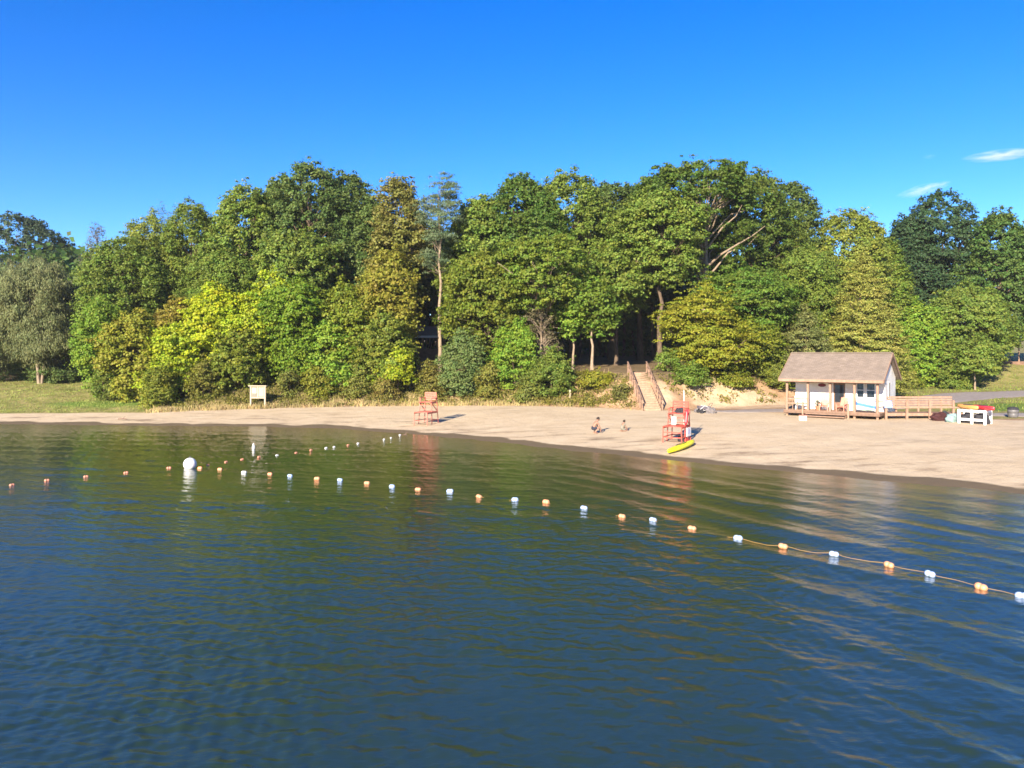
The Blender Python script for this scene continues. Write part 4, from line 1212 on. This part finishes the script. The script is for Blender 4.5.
# ------------------------------------------------------------------ lifeguard chairs
def guard_chair(loc, rz, mat, label, board=False, pole=True):
    t = empty('lifeguard_chair', loc, rz, label, 'lifeguard chair')
    ZD, ZS, ZB = .92, 1.74, 2.5
    w = .052

    def P(name, *ps, ww=w, hh=w, m=mat, par=t):
        b = MB()
        for (a, c) in ps: b.beam(a, c, ww, hh)
        return b.build(name, m, par)
    for s in (-1, 1):
        P('leg', ((1.02, s * .62, -.25), (1.0, s * .6, ZD)))
        P('leg', ((.28, s * .62, -.25), (.2, s * .52, ZS)))
        P('leg', ((-.72, s * .64, -.25), (-.62, s * .5, ZB)))
        P('deck_beam', ((-.70, s * .56, ZD), (1.05, s * .6, ZD)), hh=.11)
        P('side_rail', ((-.7, s * .6, .32), (1.0, s * .6, .32)), ww=.05)
        P('armrest', ((-.64, s * .5, ZS + .34), (.24, s * .5, ZS + .34)), ww=.1, hh=.045)
        P('armrest_post', ((.2, s * .5, ZS), (.2, s * .5, ZS + .33)), ww=.06, hh=.06)
        P('brace', ((-.66, s * .565, ZD + .1), (.2, s * .535, ZS - .06)), ww=.045, hh=.07)
        P('seat_beam', ((-.66, s * .5, ZS - .05), (.34, s * .5, ZS - .05)), hh=.1)
    b = MB()
    for k in range(11): b.box((-.6 + k * .16, 0, ZD + .07), (.14, 1.24, .03))
    b.build('deck', mat, t)
    b = MB()
    for k in range(7): b.box((-.56 + k * .15, 0, ZS + .02), (.13, 1.06, .03))
    b.build('seat', mat, t)
    b = MB()
    for k in range(4): b.box((-.6 + .012 * 0, 0, ZS + .2 + k * .17), (.03, 1.02, .12))
    b.build('backrest', mat, t)
    for z in (.3, .62):
        P('rung', ((1.0, -.6, z), (1.0, .6, z)), ww=.05, hh=.06)
    P('rung', ((-.7, -.6, .32), (-.7, .6, .32)), ww=.05, hh=.06)
    for z in (1.2, 1.5):
        P('rung', ((.24, -.53, z), (.24, .53, z)), ww=.05, hh=.06)
    if pole:
        b = MB(); b.tube([(-.68, .2, ZD), (-.68, .2, 3.2)], .022, 8); b.build('pole', M['white'], t)
    if board:
        b = MB(); b.box((-.22, .665, .6), (.84, .03, .56)); n = b.build('notice_panel', M['white'], t)
        b = MB(); b.box((-.18, .684, .62), (.4, .008, .26)); b.build('printed_patch', plain('pale_lilac_print', (.55, .55, .68), .6), n)
    return t


pa_ = ground_at(664, 443.5); pb_ = ground_at(687, 441.5)
cpos = ground_at(677.5, 441)
crz = math.atan2(-.80, -.60) + R(6)
guard_chair(cpos, crz, M['red'], 'red timber lifeguard chair with white pole beside the yellow kayak', True, True)
Cm = Matrix.Translation(cpos) @ Matrix.Rotation(crz, 4, 'Z')
fpos = ground_at(427, 424.0)
guard_chair(fpos, math.atan2(-.92, -.40), M['fadedred'], 'faded pinkish lifeguard chair alone at the far left of the beach', False, False)


def on_chair(x, y, z): return Cm @ Vector((x, y, z))


o = bundle('bag', on_chair(-.35, .05, 1.775), (.42, .62, .34), M['dark'], 'black bag lying on the red lifeguard chair seat', 'bag', 12); o.rotation_euler = (0, 0, crz)
b = MB(); b.lathe([(.03, -.5), (.09, -.46), (.1, -.3), (.1, .3), (.09, .46), (.03, .5)], 12, axis='X')
b.tube([(-.5, 0, 0), (-.52, .1, -.25), (-.3, .1, -.4)], .012, 5)
o = b.build('rescue_tube', M['kred'], None, on_chair(.12, .62, 1.55), crz, smooth=True); o.rotation_euler = (0, R(75), crz); tag(o, 'red rescue tube hanging on the side of the red lifeguard chair', 'rescue tube')
cloth('towel', .34, .55, plain('offwhite_cloth', (.5, .49, .46), .85, .2), on_chair(.24, -.15, 1.565), crz + R(90), 'white towel hung over a rung of the red lifeguard chair')
o = bundle('bag', on_chair(.05, .25, .02), (.4, .4, .5), M['dark'], 'dark bag on the sand under the red lifeguard chair', 'bag', 15)
t = empty('cooler', on_chair(-.25, .45, 0), crz, 'red cooler box under the deck of the red lifeguard chair', 'cooler')
b = MB(); b.box((0, 0, .14), (.52, .32, .28)); b.build('body', M['kred'], t, bevel=.02)
b = MB(); b.box((0, 0, .31), (.55, .35, .06)); b.build('lid', plain('pink_plastic', (.65, .3, .28)), t, bevel=.015)
b = MB(); b.tube([(-.24, 0, .3), (-.24, 0, .4), (.24, 0, .4), (.24, 0, .3)], .012, 5); b.build('handle', M['dark'], t)

# yellow kayak pulled up at the water's edge
ka = ground_at(669, 455.0); kb = ground_at(694, 444.8)
dv = kb - ka
kayak('kayak', dv.length + .1, .72, .34, M['yellow'], (ka + kb) / 2 + Vector((0, 0, .03)), math.atan2(dv.y, dv.x), -math.asin(dv.z / dv.length), 'bright yellow kayak pulled up on the sand at the waterline', deckmat=plain('dark_yellow_plastic', (.45, .36, .01)), roll=R(-14))

# folded pushchair-like heap at the foot of the stair bank
p = ground_at(704, 413)
pc = empty('beach_cart', p, R(15), 'dark folding beach cart with pale frame at the foot of the bank', 'cart')
b = MB()
b.poly([(-.5, .35), (.42, .30), (.5, .55), (-.55, .62)], -.24, .24, 'XZ'); b.build('basket', M['purplish'], pc, bevel=.02)
b = MB(); b.tube([(-.5, -.26, .3), (-.1, -.26, .62), (.5, -.26, .4)], .022, 5); b.tube([(-.5, .26, .3), (-.1, .26, .62), (.5, .26, .4)], .022, 5)
b.tube([(-.5, -.26, .3), (.35, -.26, .18)], .022, 5); b.build('frame', M['white'], pc)
b = MB(); b.tube([(.5, -.2, .5), (.68, -.2, .8), (.68, .2, .8), (.5, .2, .5)], .02, 5); b.build('handle', M['dark'], pc)
for (x, y) in ((-.38, -.28), (-.38, .28), (.32, -.28), (.32, .28)):
    b = MB(); b.lathe([(.05, -.035), (.17, -.035), (.19, 0), (.17, .035), (.05, .035)], 14, axis='X')
    o = b.build('wheel', M['dark'], pc); o.location = (x, y, .17); o.rotation_euler = (0, 0, R(90))
p = ground_at(711, 413.5); bundle('boulder', p, (.8, .6, .55), M['stone'], 'grey boulder beside the dark beach cart', 'boulder', 9)
p = ground_at(697, 412.5); bundle('boulder', p, (.45, .4, .35), M['stone'], 'smaller pale boulder left of the beach cart', 'boulder', 10)


# ------------------------------------------------------------------ shelters in the wood
def shelter(loc, rz, w, d, base_h, post_h, label, panel=False):
    t = empty('picnic_shelter', loc, rz, label, 'shelter')
    b = MB(); b.box((0, 0, base_h / 2 - .5), (w, d, base_h + 1)); b.build('base_wall', M['brownwall'], t)
    for x in np.linspace(-w / 2 + .2, w / 2 - .2, 4):
        for y in (-d / 2 + .2, d / 2 - .2):
            b = MB(); b.box((x, y, base_h + post_h / 2), (.16, .16, post_h)); b.build('post', M['wood'], t)
    z = base_h + post_h
    b = MB(); b.poly([(-d / 2 - .5, z + .08), (0, z + 1.3), (d / 2 + .5, z + .08), (d / 2 + .5, z), (-d / 2 - .5, z)], -w / 2 - .5, w / 2 + .5, 'YZ')
    r = b.build('roof', M['wood'], t)
    b = MB(); b.box((0, -d / 2 - .53, z + .0), (w + 1, .05, .26)); b.build('fascia', M['white'], r)
    if panel:
        b = MB(); b.box((-.9, -d / 2 - .58, base_h + post_h + .1), (.8, .05, .6)); b.build('panel', M['white'], t)
    return t


x = (432 - CX) / F * 93
shelter((x, 93, tz(x, 93) - .1), 0, 5.6, 4.5, 2.0, 1.4, 'brown picnic shelter half hidden by trees behind the slim pine')
x = (1022 - CX) / F * 112
shelter((x, 112, tz(x, 112) - .1), R(-20), 6, 5, .3, 3.8, 'dark picnic shelter with a white panel at the right edge', True)
# retaining ledge below the first shelter
x = (418 - CX) / F * 84
b = MB()
for k in range(3): b.box((0, .12 * k, .12 + k * .22), (2.2, .25, .21))
o = b.build('timber_ledge', M['wood'], None, (x, 84, tz(x, 84))); tag(o, 'low timber retaining ledge in the wood below the shelter', 'retaining wall')
# small white box among the bushes
p = at(556, 361, 80)
b = MB(); zt = tz(p.x, 80)
bx_ = empty('utility_box', (p.x, 80, zt), R(-10), 'small white box on a post glimpsed above the dark green bush', 'box')
b.box((0, 0, p.z - zt + .05), (.5, .3, .45)); b.build('case', M['white'], bx_, bevel=.02)
b = MB(); b.box((0, 0, (p.z - zt - .2) / 2), (.1, .1, p.z - zt - .15)); b.build('post', M['wood'], bx_)


# ------------------------------------------------------------------ people
def skin_mesh(name, joints, edges, radii, sub=2):
    me = bpy.data.meshes.new(name + '_skeleton')
    keys = list(joints)
    me.from_pydata([joints[k] for k in keys], [(keys.index(a), keys.index(b)) for a, b in edges], [])
    o = bpy.data.objects.new(name, me); COL.objects.link(o)
    o.modifiers.new('skin', 'SKIN'); 
    if not me.skin_vertices: pass
    sv = me.skin_vertices[0].data if me.skin_vertices else None
    if sv is None:
        bpy.context.view_layer.objects.active = o
        bpy.ops.mesh.customdata_skin_add(); sv = me.skin_vertices[0].data
    for i, k in enumerate(keys):
        r = radii[k]; sv[i].radius = r if isinstance(r, tuple) else (r, r)
    sv[0].use_root = True
    s = o.modifiers.new('sub', 'SUBSURF'); s.levels = sub; s.render_levels = sub
    dg_ = bpy.context.evaluated_depsgraph_get()
    out = bpy.data.meshes.new_from_object(o.evaluated_get(dg_))
    bpy.data.objects.remove(o)
    for p in out.polygons: p.use_smooth = True
    return out


def person(loc, rz, sc, J, label, hair_len, shirt, shorts):
    """J: joints in metres, facing +x; builds body, hair and clothes"""
    t = empty('person', loc, rz, label, 'person'); t.scale = (sc, sc, sc)
    E = [('pelvis', 'waist'), ('waist', 'chest'), ('chest', 'neck'), ('neck', 'head'), ('head', 'crown_top'), ('head', 'nose')]
    Rd = {'pelvis': (.125, .15), 'waist': (.105, .13), 'chest': (.12, .16), 'neck': .055, 'head': (.085, .095), 'crown_top': (.075, .075), 'nose': .018}
    for s in 'lr':
        E += [('chest', 'shoulder_' + s), ('shoulder_' + s, 'elbow_' + s), ('elbow_' + s, 'wrist_' + s), ('wrist_' + s, 'palm_' + s),
              ('pelvis', 'hip_' + s), ('hip_' + s, 'knee_' + s), ('knee_' + s, 'ankle_' + s), ('ankle_' + s, 'toe_' + s), ('head', 'ear_' + s)]
        Rd.update({'shoulder_' + s: .06, 'elbow_' + s: .042, 'wrist_' + s: .03, 'palm_' + s: (.038, .022), 'hip_' + s: .095, 'knee_' + s: .058, 'ankle_' + s: .04, 'toe_' + s: .035, 'ear_' + s: .014})
        base = Vector(J['palm_' + s]); wr = Vector(J['wrist_' + s]); d = (base - wr).normalized(); sd = Vector((0, 1, 0))
        for k, (off, ln_) in enumerate(((-.03, .062), (-.01, .075), (.01, .072), (.03, .055))):
            a, b_ = 'fa%d%s' % (k, s), 'fb%d%s' % (k, s)
            J[a] = tuple(base + d * .05 + sd * off); J[b_] = tuple(base + d * (.05 + ln_) + sd * off * 1.2 + Vector((-.015, 0, -.01)))
            Rd[a] = .0095; Rd[b_] = .008; E += [('palm_' + s, a), (a, b_)]
        J['th' + s] = tuple(base + d * .02 + sd * (.05 if s == 'r' else -.05) + Vector((.02, 0, 0))); Rd['th' + s] = .011; E.append(('wrist_' + s, 'th' + s))
    link('body', skin_mesh('body', J, E, Rd), M['skin'], t)
    hd = Vector(J['head']); ct = Vector(J['crown_top']); ns = Vector(J['nose'])
    up = (ct - hd).normalized(); fw = (ns - hd).normalized()
    # hair cap
    bm = bmesh.new(); bmesh.ops.create_icosphere(bm, subdivisions=3, radius=.125)
    for v in list(bm.verts):
        if v.co.dot(fw) > .045 and v.co.dot(up) < .05 or v.co.dot(up) < -hair_len:
            bm.verts.remove(v)
    for v in bm.verts: v.co += hd + up * .045 - fw * .012
    me = bpy.data.meshes.new('hair'); bm.to_mesh(me); bm.free()
    for p_ in me.polygons: p_.use_smooth = True
    h = link('hair', me, M['hair'], t); h.modifiers.new('thickness', 'SOLIDIFY').thickness = .02
    for s in (-1, 1):
        b = MB(); b.lathe([(.002, -.012), (.011, -.005), (.011, .005), (.002, .012)], 8)
        e = b.build('eye', M['dark'], t); e.location = hd + fw * .088 + Vector((0, s * .035, 0)) + up * .02
    # shorts
    Js = {k: J[k] for k in ('pelvis', 'hip_l', 'hip_r')}
    for s in 'lr': Js['mid_' + s] = tuple(Vector(J['hip_' + s]).lerp(Vector(J['knee_' + s]), .72))
    Js['belt'] = tuple(Vector(J['pelvis']).lerp(Vector(J['waist']), .6))
    link('shorts', skin_mesh('shorts', Js, [('pelvis', 'belt'), ('pelvis', 'hip_l'), ('pelvis', 'hip_r'), ('hip_l', 'mid_l'), ('hip_r', 'mid_r')],
                             {'pelvis': (.145, .17), 'belt': (.118, .145), 'hip_l': .115, 'hip_r': .115, 'mid_l': .088, 'mid_r': .088}), shorts, t)
    if shirt is not None:
        Js = {k: J[k] for k in ('waist', 'pelvis', 'chest', 'shoulder_l', 'shoulder_r')}
        for s in 'lr': Js['sleeve_' + s] = tuple(Vector(J['shoulder_' + s]).lerp(Vector(J['elbow_' + s]), .6))
        Js['collar'] = tuple(Vector(J['chest']).lerp(Vector(J['neck']), .7))
        link('shirt', skin_mesh('shirt', Js, [('waist', 'pelvis'), ('waist', 'chest'), ('chest', 'collar'), ('chest', 'shoulder_l'), ('chest', 'shoulder_r'), ('shoulder_l', 'sleeve_l'), ('shoulder_r', 'sleeve_r')],
                                {'waist': (.14, .165), 'pelvis': (.15, .175), 'chest': (.155, .20), 'shoulder_l': .085, 'shoulder_r': .085, 'sleeve_l': .06, 'sleeve_r': .06, 'collar': .075}), shirt, t)
    return t


# first: squatting, reaching down to the sand
J = {'pelvis': (-.12, 0, .36), 'waist': (-.04, 0, .52), 'chest': (.10, 0, .72), 'neck': (.20, 0, .86), 'head': (.27, 0, .95), 'crown_top': (.29, 0, 1.03), 'nose': (.385, 0, .92)}
for s, k in (('l', 1), ('r', -1)):
    J.update({'shoulder_' + s: (.13, k * .18, .77), 'elbow_' + s: (.28, k * .21, .52), 'wrist_' + s: (.40, k * .12, .29), 'palm_' + s: (.43, k * .10, .21),
              'hip_' + s: (-.10, k * .10, .33), 'knee_' + s: (.26, k * .17, .42), 'ankle_' + s: (-.02, k * .15, .07), 'toe_' + s: (.17, k * .17, .035), 'ear_' + s: (.26, k * .095, .95)})
person(ground_at(594.5, 433.5), R(15), 1.02, J, 'bare chested person in dark shorts squatting on the sand', .06, None, M['navy'])
# second: kneeling child in a pale shirt
J = {'pelvis': (-.1, 0, .24), 'waist': (-.07, 0, .40), 'chest': (.02, 0, .60), 'neck': (.08, 0, .75), 'head': (.13, 0, .85), 'crown_top': (.145, 0, .93), 'nose': (.245, 0, .83)}
for s, k in (('l', 1), ('r', -1)):
    J.update({'shoulder_' + s: (.04, k * .18, .66), 'elbow_' + s: (.17, k * .21, .43), 'wrist_' + s: (.33, k * .13, .25), 'palm_' + s: (.38, k * .11, .18),
              'hip_' + s: (-.08, k * .10, .22), 'knee_' + s: (.28, k * .14, .075), 'ankle_' + s: (-.12, k * .14, .06), 'toe_' + s: (-.27, k * .14, .04), 'ear_' + s: (.12, k * .095, .85)})
person(ground_at(623, 431.5), R(20), .80, J, 'child with dark hair in a pale shirt kneeling on the sand', .10, M['greyshirt'], M['greyshirt'])


# ------------------------------------------------------------------ swim lines
def water_at(px, py):
    Y = F * HC / (py - HY); return Vector(((px - CX) / F * Y, Y, 0))


NEAR = [(1022, 597, 'b'), (981, 588, 'o'), (930, 575, 'b'), (889, 565.5, 'o'), (834, 555, 'b'), (783, 547.5, 'o'), (738, 539, 'b'), (692, 529, 'o'), (653, 521, 'b'), (622, 517, 'o'),
        (584, 509, 'b'), (546, 503, 'o'), (515, 500.5, 'b'), (479, 497, 'o'), (450, 492, 'b'), (418, 490, 'o'), (392, 487.5, 'b'), (367, 483.5, 'o'), (340, 481, 'b'), (317, 479.5, 'o'),
        (290, 476.5, 'b'), (270, 474.5, 'o'), (244, 473, 'w'), (220, 470, 'o'), (200, 468.5, 'o')]
LEFT = [(12, 485.5, 'r'), (47, 481, 'r'), (86, 477, 'r'), (126, 473, 'r'), (169, 468.5, 'r')]
BACK = [(208, 465.5, 'r'), (226, 462.5, 'r'), (242, 460, 'r'), (259, 457.5, 'r'), (277, 455.5, 'w'), (296, 453, 'r'), (311, 450.5, 'r'), (326, 448.5, 'w'), (334, 447.2, 'w'), (348, 445.5, 'r'), (358, 443.8, 'w'), (384, 439.8, 'w'), (391, 438, 'w'), (400, 435.3, 'w')]
FM = {'b': M['paleblue'], 'o': M['orange'], 'r': M['redorange'], 'w': M['whitefloat']}
FN = {'b': 'pale blue', 'o': 'orange', 'r': 'red orange', 'w': 'white'}
ORD = ['first', 'second', 'third', 'fourth', 'fifth', 'sixth', 'seventh', 'eighth', 'ninth', 'tenth', 'eleventh', 'twelfth', 'thirteenth', 'fourteenth']
fb = MB(); Lf, Rf = .36, .115
fb.lathe([(.028, -Lf / 2), (.05, -Lf / 2), (.085, -Lf * .44), (Rf, -Lf * .3), (Rf, -Lf * .06), (Rf * .88, -Lf * .04), (Rf * .88, Lf * .04), (Rf, Lf * .06), (Rf, Lf * .3), (.085, Lf * .44), (.05, Lf / 2), (.028, Lf / 2)], 16, axis='X')
proto = fb.build('swim_float', M['orange'], None, smooth=True)
meshes = {}
for k, mt in FM.items():
    mm_ = proto.data.copy(); mm_.materials.clear(); mm_.materials.append(mt); meshes[k] = mm_
bpy.data.objects.remove(proto)
BALL = water_at(190, 468)
first = True


def line(pts, where, group, ropename, ropelabel, ends, size=1):
    W = [water_at(x, y) for x, y, c in pts]
    cnt = {}
    for i, (x, y, c) in enumerate(pts):
        a = W[max(i - 1, 0)]; b = W[min(i + 1, len(W) - 1)]
        d = b - a
        o = bpy.data.objects.new('swim_float', meshes[c]); COL.objects.link(o)
        o.location = W[i] + Vector((0, 0, .055)); o.rotation_euler = (random.uniform(-1, 1), random.uniform(-.12, .12), math.atan2(d.y, d.x) + random.uniform(-.25, .25))
        sz = size * random.uniform(.92, 1.06); o.scale = (sz, sz, sz); o.location.z = .055 * size - random.uniform(0, .03)
        cnt[c] = cnt.get(c, 0) + 1
        tag(o, '%s %s float counted %s' % (ORD[cnt[c] - 1], FN[c], where), 'float', group)
    path = ends[0] + W + ends[1]
    P = []
    for i in range(len(path) - 1):
        a, b = path[i], path[i + 1]
        n = max(6, int((b - a).length / .25))
        for k in range(n):
            f = k / n; p = a.lerp(b, f)
            p.z = .055 - (.035 + .010 * max(0, p.y - 21) + (0 if size > .7 else .08)) * math.sin(math.pi * f) ** .5 * (.7 + .5 * random.random())
            sd = Vector((-(b - a).y, (b - a).x, 0)).normalized(); p += sd * .05 * math.sin(f * 6.28 + i)
            P.append(p)
    P.append(path[-1])
    r = MB(); r.tube(P, .0075, 5); o = r.build(ropename, M['rope'], None, smooth=True); tag(o, ropelabel, 'rope')


line(NEAR, 'from the right edge along the near rope', 'floats on the near rope', 'float_rope', 'yellow rope of the long near float line crossing the lake', ([water_at(1075, 611)], [BALL]), .78)
line(LEFT, 'from the left edge towards the white ball', 'floats on the left rope', 'float_rope', 'thin rope of the short float line left of the white ball', ([water_at(-25, 491)], [BALL]), .62)
line(BACK, 'from the white ball along the rope to the far chair', 'floats on the shoreward rope', 'float_rope', 'thin rope of the float line leading to the far beach', ([BALL], [ground_at(408, 431.5)]), .52)
b = MB(); prof = [(.33 * math.sin(t), -.33 * math.cos(t)) for t in np.linspace(.08, math.pi - .08, 14)]
b.lathe(prof, 22); bo = b.build('mooring_ball', M['whitefloat'], None, BALL + Vector((0, 0, .2)), smooth=True); tag(bo, 'large round white ball where the three float lines meet', 'buoy')
b = MB(); b.lathe([(.03, .32), (.03, .36), (.05, .37), (.05, .39), (.02, .4)], 10); b.build('top_ring', M['grey'], bo)
p = water_at(253.5, 449)
b = MB(); b.lathe([(.05, -.12), (.085, -.08), (.09, .16), (.06, .25), (.03, .29), (.03, .36), (.01, .37)], 12)
o = b.build('bottle_float', M['whitefloat'], None, p, smooth=True); tag(o, 'upright white bottle shaped float in the reflection of the notice board', 'float')


# ------------------------------------------------------------------ clouds, thin and far
def cloud(px, py, wpx, hpx, tilt, dist, dens, label, seed):
    c = at(px, py, dist)
    bm = bmesh.new(); bmesh.ops.create_icosphere(bm, subdivisions=3, radius=1)
    g = np.random.default_rng(seed); ph = g.uniform(0, 6, 6)
    for v in bm.verts:
        k = 1 + .18 * math.sin(v.co.x * 5 + ph[0]) + .1 * math.sin(v.co.x * 11 + ph[1])
        v.co.z *= k
    me = bpy.data.meshes.new('cloud'); bm.to_mesh(me); bm.free()
    m, nt, N, L = newmat('cloud_vapour')
    out = N.new('ShaderNodeOutputMaterial'); pv = N.new('ShaderNodeVolumePrincipled'); L.new(pv.outputs[0], out.inputs['Volume'])
    pv.inputs['Color'].default_value = (1, 1, 1, 1); pv.inputs['Anisotropy'].default_value = .0
    tc = N.new('ShaderNodeTexCoord'); ln_ = N.new('ShaderNodeVectorMath'); ln_.operation = 'LENGTH'; L.new(tc.outputs['Object'], ln_.inputs[0])
    no = N.new('ShaderNodeTexNoise'); no.inputs['Scale'].default_value = 2.2; no.inputs['Detail'].default_value = 4; L.new(tc.outputs['Object'], no.inputs['Vector'])
    mr = N.new('ShaderNodeMapRange'); mr.inputs[1].default_value = 1; mr.inputs[2].default_value = .1; mr.inputs[3].default_value = 0; mr.inputs[4].default_value = 1; L.new(ln_.outputs['Value'], mr.inputs[0])
    mr2 = N.new('ShaderNodeMapRange'); mr2.inputs[1].default_value = .42; mr2.inputs[2].default_value = .68; mr2.inputs[3].default_value = .04; L.new(no.outputs[0], mr2.inputs[0])
    mu = N.new('ShaderNodeMath'); mu.operation = 'MULTIPLY'; L.new(mr.outputs[0], mu.inputs[0]); L.new(mr2.outputs[0], mu.inputs[1])
    mu2 = N.new('ShaderNodeMath'); mu2.operation = 'MULTIPLY'; mu2.inputs[1].default_value = dens; L.new(mu.outputs[0], mu2.inputs[0]); L.new(mu2.outputs[0], pv.inputs['Density'])
    o = link('cloud', me, m, None, c)
    w = wpx / F * dist / 2; h = hpx / F * dist / 2
    o.scale = (w, w * .35, h); o.rotation_euler = (0, tilt, 0)
    tag(o, label, 'cloud', 'thin clouds')


cloud(1004, 155, 88, 12, R(-5), 2600, .034, 'longer thin cloud cut by the right edge of the sky', 1)
cloud(924, 189.5, 60, 12, R(-14), 2600, .028, 'thin slanting cloud just above the right hand trees', 2)
cloud(929, 156.5, 16, 6, R(-5), 2600, .012, 'tiny faint cloud wisp left of the longer one', 3)

# ------------------------------------------------------------------ thin air volume added over the lake to lift shadows
hb = MB(); hb.box((0, 60, 18), (420, 190, 52)); hz = hb.build('shadow_lift_haze', None)
m, nt, N, L = newmat('shadow_lift_air'); out = N.new('ShaderNodeOutputMaterial'); pv = N.new('ShaderNodeVolumePrincipled'); L.new(pv.outputs[0], out.inputs['Volume'])
pv.inputs['Color'].default_value = (.92, .95, 1, 1); pv.inputs['Density'].default_value = .00016; pv.inputs['Anisotropy'].default_value = .1
hz.data.materials.append(m); tag(hz, 'thin veil added in the air over lake and beach to lift the shadows', 'shadow_lift_haze', kind='stuff')

# driftwood at the water line
for (px, py, L_, a_, lab) in ((397, 436.5, 1.1, .4, 'grey driftwood stick at the waterline near the faded chair'), (118, 419.5, .9, -.2, 'dark driftwood stick on the sand below the left lawn')):
    p = ground_at(px, py); b = MB(); d_ = Vector((math.cos(a_), math.sin(a_), 0)) * L_
    b.tube([p + Vector((0, 0, .04)), p + d_ * .5 + Vector((0, .06, .09)), p + d_ + Vector((0, 0, .05))], [.05, .045, .02], 6)
    b.tube([p + d_ * .5 + Vector((0, .06, .09)), p + d_ * .7 + Vector((.05, .1, .3))], [.03, .012], 5)
    tag(b.build('driftwood', M['wood_dark'], None), lab, 'driftwood')

# ------------------------------------------------------------------ camera, light, sky
cam = bpy.data.cameras.new('camera'); co = bpy.data.objects.new('camera', cam); COL.objects.link(co)
co.location = (0, 0, HC); co.rotation_euler = (R(90), 0, 0)
cam.sensor_width = 36; cam.lens = F / 1024 * 36; cam.shift_y = -(384 - HY) / 1024
cam.clip_start = .5; cam.clip_end = 12000
scene.camera = co

EL, AZ = R(22), math.atan2(.40, .92)          # the light travels towards (+x, +y): the sun stands low behind the camera's left shoulder
d = Vector((math.sin(AZ) * math.cos(EL), math.cos(AZ) * math.cos(EL), -math.sin(EL)))
sl = bpy.data.lights.new('sun', 'SUN'); so = bpy.data.objects.new('sun', sl); COL.objects.link(so)
so.rotation_euler = d.to_track_quat('-Z', 'Y').to_euler(); so.location = (-40, -60, 60)
sl.energy = 4.9; sl.angle = R(.53); sl.color = (1.0, .87, .70)

wd = bpy.data.worlds.new('World'); scene.world = wd; wd.use_nodes = True
N, L = wd.node_tree.nodes, wd.node_tree.links
bgn = N['Background']
sky = N.new('ShaderNodeTexSky'); sky.sky_type = 'NISHITA'; sky.sun_disc = False
sky.sun_elevation = EL; sky.sun_rotation = AZ + math.pi
sky.altitude = 200; sky.air_density = .85; sky.dust_density = .1; sky.ozone_density = 4.0
hs = N.new('ShaderNodeHueSaturation'); hs.inputs['Saturation'].default_value = 1.32; hs.inputs['Hue'].default_value = .516; hs.inputs['Value'].default_value = 1.0
L.new(sky.outputs[0], hs.inputs['Color']); L.new(hs.outputs[0], bgn.inputs['Color'])
bgn.inputs['Strength'].default_value = .095

vs = scene.view_settings
vs.view_transform = 'Standard'; vs.look = 'None'; vs.gamma = 1; vs.use_curve_mapping = False; vs.exposure = 1.5
cy = scene.cycles
cy.use_denoising = True
try: cy.denoiser = 'OPENIMAGEDENOISE'
except Exception: pass
cy.max_bounces = 6; cy.diffuse_bounces = 3; cy.glossy_bounces = 3; cy.transmission_bounces = 4; cy.transparent_max_bounces = 4; cy.volume_bounces = 1
cy.caustics_reflective = False; cy.caustics_refractive = False
cy.volume_max_steps = 64
scene.render.use_persistent_data = False
cy.filter_width = 1.6
